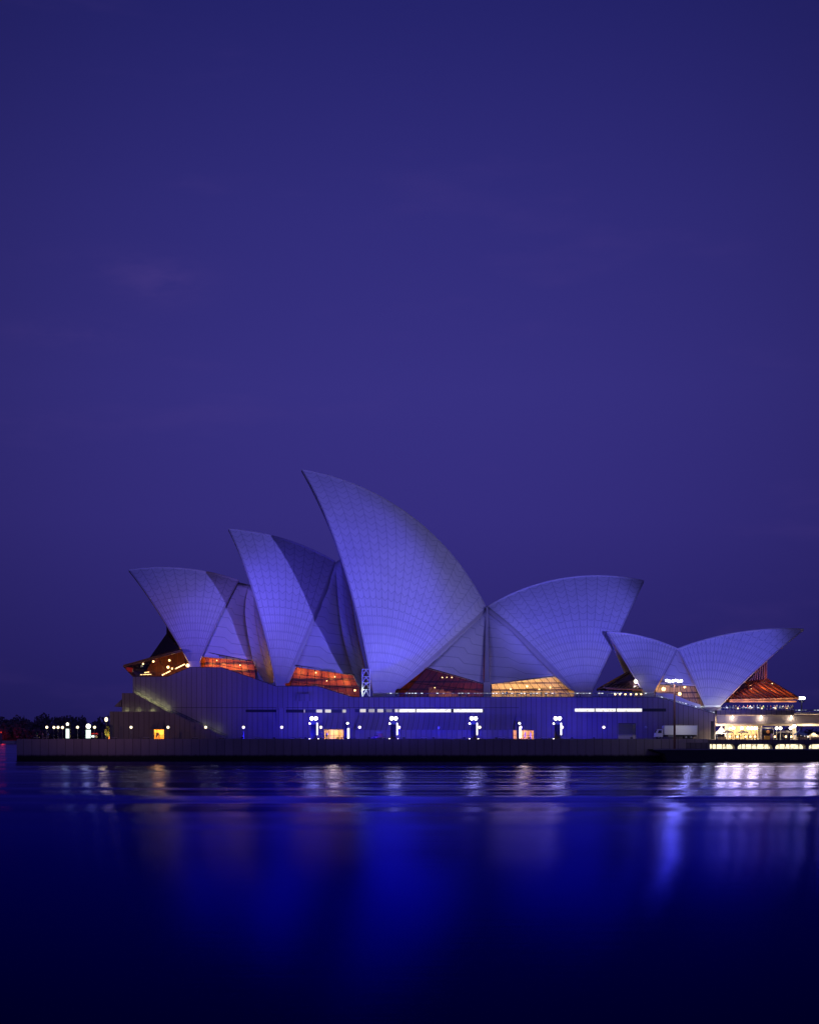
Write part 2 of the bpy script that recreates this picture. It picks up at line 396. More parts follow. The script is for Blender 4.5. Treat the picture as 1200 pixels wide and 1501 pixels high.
# ---------------------------------------------------------------- water, land
def water_mat():
    m = bpy.data.materials.new('harbour_water'); m.use_nodes = True
    t = NT(m.node_tree); b = m.node_tree.nodes['Principled BSDF']; out = m.node_tree.nodes['Material Output']
    b.inputs['Base Color'].default_value = (.0005, .0006, .010, 1); b.inputs['Roughness'].default_value = .6; b.inputs['Specular IOR Level'].default_value = 0
    gl = t.new('ShaderNodeBsdfGlossy', distribution='BECKMANN')
    co = t.new('ShaderNodeTexCoord').outputs['Object']
    swell = t.noise(t.mapping(co, (.0035, .026, 1)), 1.0, 2, .5)
    band = t.noise(t.mapping(co, (.003, .035, 1)), 1.0, 3, .6)
    rip = t.noise(t.mapping(co, (.12, .6, 1)), 1.0, 3, .6)
    _, oy, _ = t.xyz(co); far = t.sstep(oy, -340.0, -230.0)
    h = t.m('ADD', t.m('MULTIPLY', t.m('MULTIPLY', swell, far), 1.9), t.m('ADD', t.m('MULTIPLY', t.m('MULTIPLY', band, far), .22), t.m('MULTIPLY', rip, .004)))
    bp = t.new('ShaderNodeBump'); bp.inputs['Strength'].default_value = 1.0; bp.inputs['Distance'].default_value = 1.0
    t.put(bp.inputs['Height'], h); t.put(gl.inputs['Normal'], bp.outputs[0]); gl.inputs['Anisotropy'].default_value = -.66; t.put(gl.inputs['Tangent'], t.comb(1.0, 0.0, 0.0))
    patch = t.noise(t.mapping(co, (.0022, .034, 1)), 1.0, 2, .5); pt_ = t.m('MULTIPLY', t.sstep(patch, .42, .60), far)
    t.put(gl.inputs['Roughness'], t.m('MULTIPLY_ADD', pt_, .10, t.m('MULTIPLY_ADD', far, .0, .165)))
    # reflectance of a choppy surface falls off quickly away from grazing
    ge = t.new('ShaderNodeNewGeometry'); dp = t.new('ShaderNodeVectorMath', operation='DOT_PRODUCT')
    t.put(dp.inputs[0], ge.outputs['Incoming']); t.put(dp.inputs[1], ge.outputs['True Normal'])
    c = t.m('ABSOLUTE', dp.outputs['Value'])
    fb = t.m('MULTIPLY', t.m('EXPONENT', t.m('MULTIPLY', c, -15.2)), .98)
    fr = t.m('MULTIPLY', t.m('EXPONENT', t.m('MULTIPLY', c, -54.0)), .78)
    pk = t.m('MULTIPLY_ADD', pt_, -.35, 1.0); t.put(gl.inputs['Color'], t.comb(t.m('MULTIPLY', fr, pk), t.m('MULTIPLY', fr, pk), t.m('MULTIPLY', fb, pk)))
    ad = t.new('ShaderNodeAddShader'); t.put(ad.inputs[0], b.outputs[0]); t.put(ad.inputs[1], gl.outputs[0]); t.put(out.inputs[0], ad.outputs[0])
    return m
M['water'] = water_mat()
mb = MB(); mb.face([(-9000, -900, 0), (9000, -900, 0), (9000, 9000, 0), (-9000, 9000, 0)])
tag(mb.build('water', M['water']), kind='structure')

M['hill'] = mat('dark_hillside', (.07, .065, .06), .9, var=.4, vs=.02)
mb = MB()
prof = [(-1500, 9), (-900, 14), (-520, 20), (-440, 19), (-330, 21), (-200, 19), (0, 16), (300, 14), (700, 12), (1500, 9)]
for (x0, h0), (x1, h1) in zip(prof, prof[1:]):
    mb.face([(x0, 1480, 0), (x1, 1480, 0), (x1, 1500, 3), (x0, 1500, 3)]); mb.face([(x0, 1500, 3), (x1, 1500, 3), (x1, 1580, h1), (x0, 1580, h0)])
    mb.face([(x0, 1580, h0), (x1, 1580, h1), (x1, 1900, 0), (x0, 1900, 0)])
tag(mb.build('hill', M['hill']), kind='structure')
mb = MB(); mb.prism([(-1500, -1), (-412, -1), (-412, 3.1), (-1500, 3.1)], 1466, 1479)
tag(mb.build('sea_wall', mat('pale_stone_wall', (.6, .55, .52), .8, var=.2, vs=.1)), 'low pale sea wall along the distant shore at the far left', 'sea wall')
# woods on the headland: leaf clumps
M['leaf'] = mat('dark_foliage', (.19, .16, .17), .9, var=.3, vs=.05)
mb = MB(); rn = random.Random(3)
def clump(mb, c, rx, rz, n, s, rn):
    for _ in range(n):
        d = Vector((rn.gauss(0, 1), rn.gauss(0, 1), rn.gauss(0, 1))).normalized() * (rn.random()**.4)
        p = Vector(c) + Vector((d.x*rx, d.y*rx, d.z*rz)); a = Vector((rn.gauss(0, 1), rn.gauss(0, 1), rn.gauss(0, 1))).normalized(); b = a.orthogonal().normalized()
        k = s*(.6+.8*rn.random()); mb.face([p - a*k, p + b*k*.7, p + a*k, p - b*k*.7])
def hh(x):
    for (x0, h0), (x1, h1) in zip(prof, prof[1:]):
        if x0 <= x <= x1: return h0 + (h1-h0)*(x-x0)/(x1-x0)
    return 9
for i in range(300):
    x = rn.uniform(-560, -250) if i < 230 else rn.uniform(-700, 700); y = rn.uniform(1500, 1590)
    z = 3 + (hh(x)-3)*(y-1500)/90
    r = rn.uniform(4, 9); big = rn.random() < .2
    clump(mb, (x, y, z + r*.75), r, r*(.95 if big else .7), 90, 1.5, rn)
tag(mb.build('headland_woods', M['leaf'], merge=False), 'dark wooded headland beyond the water at the far left', 'woods', kind='stuff')

# ---------------------------------------------------------------- the quay
ZD = 5.0; YW = 15.0
mb = MB(); xl = W(25, 0, 0).x; xr = W(1037, 0, 0).x
mb.box(xl, xr, 0, .6, -3, ZD+.08)
mb.box(xl, xl+.6, .6, 95, -3, ZD+.08)
tag(mb.build('sea_wall', M['seawall']), 'long panelled stone sea wall rising from the water below the promenade', 'sea wall')
mb = MB(); mb.face([(xl+.6, .6, ZD), (xr, .6, ZD), (xr, 130, ZD), (xl+.6, 130, ZD)]); tag(mb.build('pavement', M['deck']), kind='structure')

# ---------------------------------------------------------------- the sails
def circle3(a, b, c):
    ax, ay, bx, by, cx, cy = a[0], a[1], b[0], b[1], c[0], c[1]
    d = 2*(ax*(by-cy)+bx*(cy-ay)+cx*(ay-by))
    ux = ((ax*ax+ay*ay)*(by-cy)+(bx*bx+by*by)*(cy-ay)+(cx*cx+cy*cy)*(ay-by))/d
    uy = ((ax*ax+ay*ay)*(cx-bx)+(bx*bx+by*by)*(ax-cx)+(cx*cx+cy*cy)*(bx-ax))/d
    return (ux, uy), math.hypot(ax-ux, ay-uy)
class Sail:
    """half shell cut from a sphere: ribs fan from the pedestal P0-P1 up to the ridge T-B that lies in the hall's symmetry plane"""
    def __init__(s, T, Mid, B, P0, P1, mouth, rear, Yr, Yp, ribs):
        s.Yr, s.Yp, s.ribs = Yr, Yp, ribs
        t, m, b = W(*T, Yr), W(*Mid, Yr), W(*B, Yr); p0 = W(*P0, Yp)
        (cx, cz), r = circle3((t.x, t.z), (m.x, m.z), (b.x, b.z))
        d2 = (p0.x-cx)**2 + (p0.z-cz)**2
        Yc = (d2 - r*r + Yp*Yp - Yr*Yr)/(2*(Yp-Yr))
        s.c = Vector((cx, Yc, cz)); s.R = math.sqrt(r*r + (Yr-Yc)**2)
        a0 = math.atan2(t.z-cz, t.x-cx); a1 = math.atan2(b.z-cz, b.x-cx)
        if a1-a0 > math.pi: a1 -= 2*math.pi
        if a0-a1 > math.pi: a1 += 2*math.pi
        s.a0, s.a1, s.r = a0, a1, r
        s.p0 = p0; s.p1 = s.hit(P1)
        s.k0 = s.fit(0, mouth); s.k1 = s.fit(1, rear)
    def hit(s, px):
        "nearest point of the sphere on the camera ray through a photo pixel"
        o = Vector((0, -D, H)); d = (W(*px, 0) - o).normalized(); oc = o - s.c
        bq = oc.dot(d); cq = oc.dot(oc) - s.R**2; disc = bq*bq - cq
        return o + d*(-bq - math.sqrt(disc)) if disc > 0 else W(*px, s.Yp)
    def ridge(s, u):
        a = s.a0 + (s.a1-s.a0)*u
        return Vector((s.c.x + s.r*math.cos(a), s.Yr, s.c.z + s.r*math.sin(a)))
    def onsph(s, p): return s.c + (p - s.c).normalized()*s.R
    def base(s, u): return s.onsph(s.p0.lerp(s.p1, u))
    def pt(s, u, v, k=None):
        if k is None: k = s.k0 + (s.k1-s.k0)*u
        a, b = s.base(u) - s.c, s.ridge(u) - s.c
        th = a.angle(b); q = (a*math.sin((1-v)*th) + b*math.sin(v*th))/math.sin(th)
        lat = (b-a).cross(q).normalized()
        return s.onsph(s.c + q + lat*k*math.sin(math.pi*v)**.9 if v not in (0, 1) else s.c + q)
    def fit(s, u, pix):
        if pix is None: return 0.0
        best = (1e9, 0)
        for i in range(-120, 121):
            k = i*.1
            e = min(math.hypot(PX(s.pt(u, j/24, k))[0]-pix[0], PX(s.pt(u, j/24, k))[1]-pix[1]) if False else
                    seg(PX(s.pt(u, j/24, k)), PX(s.pt(u, (j+1)/24, k)), pix) for j in range(24))
            if e < best[0] - 1e-6: best = (e, k)
        return best[1]
    def grid(s, nu, nv, off=0.0, mirror=False):
        rows, uv, wd = [], [], []
        for j in range(nv+1):
            v = j/nv; r, q, x = [], [], []
            for i in range(nu+1):
                u = i/nu; p = s.pt(u, v)
                if off: p = p + (s.c - p).normalized()*off*(.55 + .45*(1-v))
                a, b = s.base(u), s.ridge(u); L = (a-s.c).angle(b-s.c)*s.R
                du = .02; w = (s.pt(min(1, u+du), v) - s.pt(max(0, u-du), v)).length/(min(1, u+du)-max(0, u-du))/s.ribs
                if off and v == 1: p.y = s.Yr
                if mirror: p = Vector((p.x, 2*s.Yr - p.y, p.z))
                r.append(p); q.append((u*s.ribs, v*L)); x.append((w, 0))
            rows.append(r); uv.append(q); wd.append(x)
        return rows, uv, wd
def seg(a, b, p):
    ax, ay = a; bx, by = b; L = (bx-ax)**2+(by-ay)**2
    t = 0 if L == 0 else max(0, min(1, ((p[0]-ax)*(bx-ax)+(p[1]-ay)*(by-ay))/L))
    return math.hypot(ax+t*(bx-ax)-p[0], ay+t*(by-ay)-p[1])

def build_sail(sl, parent, label, thick=.7, rear_w=1.6, rear_dir=1):
    nu, nv = 32, 36
    res = None
    for mir in (False, True):
        o_, uv, wd = sl.grid(nu, nv, 0, mir); i_, _, _ = sl.grid(nu, nv, thick, mir)
        flip = (sl.a1 > sl.a0) != mir
        mb = MB(); mb.grid(o_, uv, wd, flip=flip)
        mb.cm = 1; mb.grid(i_, flip=not flip)
        sh = mb.build('roof_shell', [M['tile'], M['rib']], parent, smooth=True)
        if not mir: tag(sh, label); res = sh
        # mouth edge and rear rib: precast edge beams
        for col, sgn in ((0, -1), (nu, 1)):
            mb = MB(); out = [r[col] for r in o_]; inn = [r[col] for r in i_]; nb = [r[1 if col == 0 else nu-1] for r in o_]
            # lip stands a little proud outside the tiles
            lip = []
            for p, q in zip(out, nb):
                d = (p-q).normalized() if (p-q).length > 1e-6 else Vector((0, 0, 0))
                n = (p - (sl.c if not mir else Vector((sl.c.x, 2*sl.Yr-sl.c.y, sl.c.z)))).normalized()
                lip.append((p + n*.02 - d*.35, p + n*.06 + d*.05, p - n*thick*.9 + d*.05, p - n*thick*1.05 - d*.35))
            for a, b in zip(lip, lip[1:]):
                for k in range(4): mb.face([a[k], a[(k+1) % 4], b[(k+1) % 4], b[k]])
            mb.build('shell_rim', M['rim'], sh)
        # ridge capping
        if not mir:
            mb = MB(); rg = [sl.ridge(i/nu) for i in range(nu+1)]
            for a, b in zip(rg, rg[1:]): mb.tube(a + Vector((0, 0, .02)), b + Vector((0, 0, .02)), .22, None, 6)
            mb.build('ridge_cap', M['rim'], sh)
            # pedestal block under the fan
        mb = MB(); f = [r for r in o_[0]]
        zb = 12.0
        fr = [Vector((p.x, p.y - (-.25 if mir else .25), p.z + .15)) for p in f]
        bk = [Vector((p.x, p.y + (-2.6 if mir else 2.6), p.z + .15)) for p in f]
        mb.grid([[Vector((p.x, p.y, zb)) for p in fr], fr, bk, [Vector((p.x, p.y, zb)) for p in bk]], flip=mir)
        mb.build('pedestal', M['rim'], sh)
    return res

def strip_surface(L, Rr, n=1, bulge=0.0, width=1.0):
    "ruled surface between two equal lists of points, bottom last; uv = (0..1 across, metres up)"
    rows, uvs = [], []
    m = max(2, n)
    acc = 0; tot = [0]
    for a, b in zip(L, L[1:]): tot.append(tot[-1] + (b-a).length)
    for i, (a, b) in enumerate(zip(L, Rr)):
        row, uv = [], []
        for j in range(m+1):
            s = j/m; p = a.lerp(b, s); p = p + Vector((0, -bulge*math.sin(math.pi*s)*math.sin(math.pi*min(1, i/len(L)*1.0)), 0))
            row.append(p); uv.append((s*width, p.z))
        rows.append(row); uvs.append(uv)
    return rows, uvs
def polyline(pts, n):
    "resample a pixel polyline by arc length, Catmull-Rom smoothed"
    P = [Vector((p[0], p[1], 0)) for p in pts]; P = [P[0]*2-P[1]] + P + [P[-1]*2-P[-2]]
    den = []
    for i in range(1, len(P)-2):
        for k in range(16):
            t = k/16; a, b, c, d = P[i-1], P[i], P[i+1], P[i+2]
            den.append(.5*((2*b)+(c-a)*t+(2*a-5*b+4*c-d)*t*t+(-a+3*b-3*c+d)*t**3))
    den.append(P[-2]); cum = [0]
    for a, b in zip(den, den[1:]): cum.append(cum[-1]+(b-a).length)
    out = []
    for i in range(n+1):
        x = cum[-1]*i/n; j = 0
        while j < len(cum)-2 and cum[j+1] < x: j += 1
        f = (x-cum[j])/max(1e-9, cum[j+1]-cum[j]); out.append(den[j].lerp(den[j+1], f))
    return [(p.x, p.y) for p in out]
def depth_on(sl, u, py):
    "depth of a sail's edge where it passes photo height py"
    best = min(range(61), key=lambda j: abs(PX(sl.pt(u, j/60))[1]-py))
    return sl.pt(u, best/60).y

house = thing('opera_house', 'large white shell roofed performance hall floodlit blue, standing on a long stone podium', 'building', (0, 52, ZD))
YR = 52
A4 = Sail((189.3, 835.6), (261, 833), (350, 851.5), (277, 970), (292.5, 970), (228, 889.5), (320, 910), YR, 30, 10)
A3 = Sail((335.5, 776), (419, 791.5), (491, 823.6), (404.5, 1003), (417, 1003), (373.5, 876), (457, 912), YR, 27, 10)
A2 = Sail((442.5, 688.8), (607, 761), (712.5, 892.5), (546.5, 1013), (579, 1012), (507, 842), (648, 951), YR, 23, 17)
A1 = Sail((943, 852), (846, 845.5), (713, 890.5), (867, 1013.5), (842, 1013.5), (907.7, 926.6), (772, 940), YR, 27, 14)
for sl, lb in ((A4, 'lowest sail at the harbour end, its mouth over a glass lounge'), (A3, 'second sail, smaller and half in shadow'), (A2, 'tallest white tiled sail'), (A1, 'sail facing the other way, away from the harbour')):
    build_sail(sl, house, lb)
NS = 16
ORD_ = ['first', 'second', 'third', 'fourth', 'fifth', 'sixth', 'seventh', 'eighth', 'ninth', 'tenth']
def side_shell(left, right, depL, depR, bulge=1.0, name='side_shell', m='infill', nx=8, parent=house, label=None):
    "left, right: pixel polylines from apex to foot; depL, depR give the depth at a photo height"
    L = [W(x, y, depL(y)) for x, y in polyline(left, NS)]; Rr = [W(x, y, depR(y)) for x, y in polyline(right, NS)]
    rows, uv = strip_surface(L, Rr, nx, bulge)
    mb = MB(); mb.grid(rows, uv, flip=True)
    o = mb.build(name, M[m], parent, smooth=True)
    s = o.modifiers.new('thickness', 'SOLIDIFY'); s.thickness = .35; s.offset = -1
    if label: o['label'] = label
    return o
def linY(y0, d0, y1, d1): return lambda y: d0 + (d1-d0)*max(0, min(1, (y-y0)/(y1-y0)))
def edgeY(sl, u, add): return lambda y: depth_on(sl, u, y) + add
# between the first and second sail
side_shell([(348, 853), (330, 886), (310, 924), (296, 962)], [(364.8, 857), (360, 883), (361, 915), (371, 968.5)], edgeY(A4, 1, .9), linY(857, 50, 1000, 31), 1.0)
side_shell([(364.8, 857), (360, 883), (361, 915), (371, 968.5), (388, 999)], [(372, 861), (375, 905), (383, 950), (397, 1001)], linY(857, 50, 1000, 31), linY(857, 49.8, 1000, 31.6), .3, 'louvre_shell', 'infill')
side_shell([(372, 861), (375, 905), (383, 950), (397, 1001)], [(377, 859), (384, 905), (394, 950), (405, 1000)], linY(857, 49.8, 1000, 31.7), linY(857, 51, 1000, 34), .2, 'louvre_shell', 'infill')
# between the second sail and the tallest
side_shell([(491, 824.5), (470, 882), (450, 932), (432, 977)], [(491.5, 824.5), (496, 890), (504, 940), (517, 989)], edgeY(A3, 1, .9), linY(824, 50.5, 990, 30), 1.2)
side_shell([(491.5, 824.5), (496, 890), (504, 940), (517, 989), (530, 1013)], [(499, 819), (507, 890), (515, 936), (533, 1010)], linY(824, 50.5, 1010, 28), linY(820, 50.2, 1010, 28.6), .3, 'louvre_shell', 'infill')
side_shell([(499, 819), (507, 890), (515, 936), (533, 1010)], [(505, 826), (514, 870), (524, 930), (542, 1008)], linY(820, 50.2, 1010, 28.7), linY(820, 51.2, 1010, 31), .2, 'louvre_shell', 'infill')
# under the two middle sails that meet back to back
side_shell([(712.5, 893), (680, 926), (650, 955), (625, 979)], [(713, 893), (710, 930), (709, 965), (708.5, 1002)], edgeY(A2, 1, .9), linY(893, 51, 1002, 30), 1.0)
side_shell([(714.5, 893), (716, 930), (717, 965), (717.5, 1002)], [(715, 893), (752, 925), (788, 961), (818, 991)], linY(893, 51, 1002, 30), edgeY(A1, 1, .9), 1.0)
mb = MB()
pl = [W(713.5, y, linY(893, 50.6, 1002, 29.2)(y)) for y in (890, 920, 950, 980, 1002)]
for k_, (a, b) in enumerate(zip(pl, pl[1:])): mb.tube(a, b, .28+.15*k_, .43+.15*k_, 4)
a = W(713.5, 1002, 29.4); mb.box(a.x-.85, a.x+.85, 29, 31, 15.2, a.z+.3)
mb.build('concrete_mullion', M['rim'], house)
mb = MB(); zt_, zu_ = W(713.5, 1000, 30).z, W(713.5, 900, 50).z
for x_ in (a.x-.25, a.x+.25): mb.face([(x_, 30, 15), (x_, 50, 15), (x_, 50, zu_), (x_, 30, zt_)])
mb.face([(a.x-.25, 50, 15), (a.x+.25, 50, 15), (a.x+.25, 50, zu_), (a.x-.25, 50, zu_)]); mb.face([(a.x-.25, 30, zt_), (a.x+.25, 30, zt_), (a.x+.25, 50, zu_), (a.x-.25, 50, zu_)]); mb.face([(a.x-.25, 30, 15), (a.x+.25, 30, 15), (a.x+.25, 30, zt_), (a.x-.25, 30, zt_)])
mb.build('leak_blocker', M['rib'], house)  # hidden wall added to stop foyer light leaking past the mullion
# rear edge beams of the sails (deep violet-grey fascias beside the tiles)
def fascia(inner, outer, dI, dO, m='rim'):
    side_shell(inner, outer, dI, dO, 0, 'edge_beam', m, 2)
fascia([(712.5, 890), (668, 932), (622, 970), (580, 1009)], [(712.5, 897), (676, 932), (632, 973), (586, 1010)], edgeY(A2, 1, -.05), edgeY(A2, 1, .75))
fascia([(713, 889), (757, 924), (801, 968), (842, 1013)], [(713, 897), (752, 929), (795, 974), (834, 1010)], edgeY(A1, 1, -.05), edgeY(A1, 1, .75))
fascia([(491, 823), (468, 878), (446, 932), (417.5, 1002)], [(492, 828), (475, 880), (456, 926), (424, 1001)], edgeY(A3, 1, -.05), edgeY(A3, 1, .75))

# ---------------------------------------------------------------- podium
def prof_z(prof, x):
    for (x0, z0), (x1, z1) in zip(prof, prof[1:]):
        if x0 <= x <= x1: return z0 + (z1-z0)*(x-x0)/(x1-x0) if x1 > x0 else z1
    return prof[-1][1]
def wall_front(mb, prof, z0, openings, Y, reveal=.6):
    xs = sorted({p[0] for p in prof} | {o[0] for o in openings} | {o[1] for o in openings})
    for x0, x1 in zip(xs, xs[1:]):
        xm = (x0+x1)/2; cuts = sorted((o[2], o[3]) for o in openings if o[0] < xm < o[1]); z = z0
        for a, b in cuts + [(None, None)]:
            if a is None:
                e = 1e-5; mb.face([(x0, Y, z), (x1, Y, z), (x1, Y, prof_z(prof, x1-e)), (x0, Y, prof_z(prof, x0+e))])
            else:
                if a > z: mb.face([(x0, Y, z), (x1, Y, z), (x1, Y, a), (x0, Y, a)])
                z = b
    for x0, x1, a, b in openings:
        y = Y + reveal
        mb.face([(x0, Y, a), (x0, y, a), (x0, y, b), (x0, Y, b)]); mb.face([(x1, y, a), (x1, Y, a), (x1, Y, b), (x1, y, b)])
        mb.face([(x0, Y, b), (x0, y, b), (x1, y, b), (x1, Y, b)]); mb.face([(x0, y, a), (x0, Y, a), (x1, Y, a), (x1, y, a)])
def wx(px, Y=YW): return (px-HX)*S(Y)
def wz(py, Y=YW): return H-(py-HY)*S(Y)
podpx = [(195, 992), (246, 992), (278, 978.5), (325, 978.5), (392, 1001.5), (404, 1006), (465, 1006), (516, 1022), (955, 1022), (973, 1024), (1000, 1034), (1011, 1036), (1048, 1047)]
prof = [(wx(x), wz(y)) for x, y in podpx]
OP = {'slot_a': (360, 405, 1040, 1044), 'slot_b': (419, 507, 1040, 1044.5), 'slot_c': (520, 709, 1039.3, 1044), 'slot_d': (842, 940.5, 1038.6, 1043.2), 'slot_e': (941.5, 976, 1038.5, 1043),
      'load': (905.5, 931.5, 1060, 1082), 'exit': (1041, 1046, 1057, 1083), 'door2': (475, 503.5, 1069, 1083), 'door3': (752, 782, 1070, 1083)}
op = {k: (wx(a), wx(b), wz(d), wz(c)) for k, (a, b, c, d) in OP.items()}
for k in ('load', 'exit', 'door2', 'door3'): op[k] = (op[k][0], op[k][1], ZD, op[k][3])
mb = MB(); wall_front(mb, prof, ZD-.2, list(op.values()), YW, .8)
for (x0, z0), (x1, z1) in zip(prof, prof[1:]):      # deck behind the parapet, following the ramp of its top
    if x1 > x0: mb.face([(x0, YW, z0), (x1, YW, z1), (x1, YW+.5, z1), (x0, YW+.5, z0)])
    if x1 > x0: mb.face([(x1, YW+.5, z1-.02), (x1, YW+.5, z1-.3), (x0, YW+.5, z0-.3), (x0, YW+.5, z0)])
    if x1 > x0: mb.face([(x0, YW+.5, z0-.2), (x1, YW+.5, z1-.2), (x1, 90, z1-.2), (x0, 90, z0-.2)])
xa, za = prof[0]; xb, zb = prof[-1]
mb.face([(xa, 90, ZD-.2), (xa, YW, ZD-.2), (xa, YW, za), (xa, 90, za)]); mb.face([(xb, YW, ZD-.2), (xb, 90, ZD-.2), (xb, 90, zb-1), (xb, YW, zb)])
mb.face([(xb, 90, ZD), (xa, 90, ZD), (xa, 90, za-1), (xb, 90, zb-1)])
pod = tag(mb.build('podium', M['panel'], house), 'long panelled granite podium wall')
# coping, string course line and piers
mb = MB()
for (x0, z0), (x1, z1) in zip(prof, prof[1:]): mb.bar((x0, YW+.1, z0+.05), (x1, YW+.1, z1+.05), .16)
mb.build('coping', M['dark'], pod)
mb = MB(); mb.box(wx(253), wx(405), YW-.03, YW+.2, wz(1037.6), wz(1037.0)); mb.box(wx(419), wx(760), YW-.03, YW+.2, wz(1037.6), wz(1037.0)); mb.build('shadow_joint', M['dark'], pod)
for a, b in ((405.5, 418.5), (507.5, 519.5)):
    mb = MB(); mb.box(wx(a), wx(b), YW-.35, YW+.1, ZD, wz(1037.8)); mb.build('pier', M['panel'], pod)
mb = MB(); mb.box(wx(435), wx(459), YW-.5, YW+.2, wz(1028), wz(1017)); mb.build('wall_box', M['hood'], pod)
def pane(k, m, a=0, b=1, y=.35, name='strip_window'):
    x0, x1, z0, z1 = op[k]; w = x1-x0; mb = MB(); mb.face([(x0+w*a, YW+y, z0), (x0+w*b, YW+y, z0), (x0+w*b, YW+y, z1), (x0+w*a, YW+y, z1)])
    return mb.build(name, M[m], pod)
pane('slot_a', 'black'); pane('slot_e', 'black'); pane('exit', 'black', name='door')
pane('slot_b', 'stripdim', .3, 1); pane('slot_b', 'black', 0, .3)
pane('slot_c', 'stripdim', 0, .335, ); 
for a, b in ((.342, .47), (.475, .745), (.765, .99)): pane('slot_c', 'strip', a, b)
pane('slot_c', 'black', 0, 1, .5)
pane('slot_d', 'strip', 0, 1)
mb = MB()
for k, f in (('slot_c', (.338, .472, .755)), ('slot_d', (.3, .62))):
    x0, x1, z0, z1 = op[k]
    for q in f: mb = MB(); mb.box(x0+(x1-x0)*q-.12, x0+(x1-x0)*q+.12, YW+.2, YW+.33, z0, z1); mb.build('window_frame', M['dark'], pod)
# doorway rooms: timber walls lit by a lamp inside
def doorway(x0, x1, z0, z1, Y, wood, deep=4.0, e=60, col=(1, .62, .22), name='doorway', parent=pod, panes=3, lamp=True):
    mb = MB()
    mb.face([(x0, Y+deep, z0), (x1, Y+deep, z0), (x1, Y+deep, z1), (x0, Y+deep, z1)]); mb.face([(x0, Y, z0), (x0, Y+deep, z0), (x0, Y+deep, z1), (x0, Y, z1)])
    mb.face([(x1, Y+deep, z0), (x1, Y, z0), (x1, Y, z1), (x1, Y+deep, z1)]); mb.face([(x0, Y, z1), (x0, Y+deep, z1), (x1, Y+deep, z1), (x1, Y, z1)])
    mb.face([(x0, Y+.0, z0+.01), (x1, Y, z0+.01), (x1, Y+deep, z0+.01), (x0, Y+deep, z0+.01)])
    o = mb.build(name, M[wood], parent)
    mb = MB()
    for i in range(panes+1): x = x0+(x1-x0)*i/panes; mb.box(x-.05, x+.05, Y+.1, Y+.2, z0, z1)
    mb.box(x0, x1, Y+.08, Y+.19, z1-.1, z1); mb.box(x0, x1, Y+.12, Y+.18, z0+.9, z0+.97)
    mb.build('door_frame', M['bronze'], o)
    if lamp: point('room_light', ((x0+x1)/2, Y+deep*.45, z1-.5), col, e, .8, o)
    return o
x0, x1, z0, z1 = op['door2']; doorway(x0, x1, z0, z1, YW+.8, 'oak', e=520, col=(1, .80, .40), panes=4)
x0, x1, z0, z1 = op['door3']; doorway(x0, x1, z0, z1, YW+.8, 'oak', e=420, col=(1, .68, .28), panes=4)
x0, x1, z0, z1 = op['load']; doorway(x0, x1, z0, z1, YW+.8, 'beam', e=50, col=(.8, .9, .5), panes=1, deep=6)
mb = MB(); zs = ZD + 1.1
for i in range(16):
    za_ = zs + (z1-zs)*i/16; mb.box(x0, x1, YW+.35, YW+.45, za_, za_+(z1-zs)/16-.04)
mb.build('roller_shutter', M['dark'], pod)
# flared hoods over the promenade: sloped upper face, then a short upright
def hood(xa, xb, ztop, zmid, out, parent=pod, shear=-.9, low=True, Y=YW, zl=ZD):
    mb = MB(); y0, y1 = Y-.05, Y-out; sh = shear
    N_ = 8; rows, uv = [], []
    for j in range(N_+1):
        t_ = j/N_; z = ztop + (zmid-ztop)*t_; y = y0 - (y0-y1)*t_**1.5
        rows.append([Vector((xa + sh*t_**1.5, y, z)), Vector((xb + sh*.15*t_**1.5, y, z))]); uv.append([(xa, z), (xb, z)])
    mb.grid(rows, uv, flip=True)
    for c, fl in ((0, False), (1, True)):
        for a, b in zip(rows, rows[1:]):
            q = [a[c], b[c], Vector((b[c].x, Y, b[c].z)), Vector((a[c].x, Y, a[c].z))]; mb.face(q if fl else q[::-1])
    e = rows[-1]; mb.face([e[0], e[1], Vector((e[1].x, Y, e[1].z)), Vector((e[0].x, Y, e[0].z))])
    o = mb.build('hood', M['hood'], parent)
    if low:
        mb = MB(); mb.box(e[0].x+.1, e[1].x-.05, e[0].y+.35, Y-.01, zl, zmid-.003)
        mb.build('lower_wall', M['panel'], o)
    return o
hood(wx(478), wx(504), wz(1045.5), wz(1069), 1.6, low=False)
hood(wx(525), wx(752), wz(1046), wz(1070), 2.2)
hood(wx(755), wx(783), wz(1046), wz(1069.5), 1.6, low=False, shear=-.5)
# low front tiers and stair parapets at the harbour end
YT = 12.0
def tpx(pts, Y): return [(wx(x, Y), wz(y, Y)) for x, y in pts]
tier = tpx([(161, 1043), (243, 1043), (256, 1046), (281, 1058.5), (287, 1058.5), (336, 1083.5)], YT)
dx = (wx(226, YT), wx(240.5, YT), ZD, wz(1069, YT))
mb = MB(); wall_front(mb, tier, ZD-.2, [dx], YT, .6)
for (x0, z0), (x1, z1) in zip(tier, tier[1:]): mb.face([(x0, YT, z0), (x1, YT, z1), (x1, YT+.5, z1), (x0, YT+.5, z0)])
x0, z0 = tier[0]; mb.face([(x0, 80, ZD), (x0, YT, ZD), (x0, YT, z0), (x0, 80, z0)]); mb.face([(x0, YT+.5, z0-.02), (wx(195), YT+.5, z0-.02), (wx(195), 80, z0-.02), (x0, 80, z0-.02)])
tr = mb.build('terrace_wall', M['panel'], house)
tag(tr, 'lowest stepped wall with a lit orange doorway')
doorway(dx[0], dx[1], dx[2], dx[3], YT+.6, 'oak', 2.2, e=420, col=(1, .52, .10), parent=tr, panes=2)
hood(wx(226.5, YT), wx(240.5, YT), wz(1056, YT), wz(1068.6, YT), 1.4, parent=tr, shear=-.9, low=False, Y=YT)
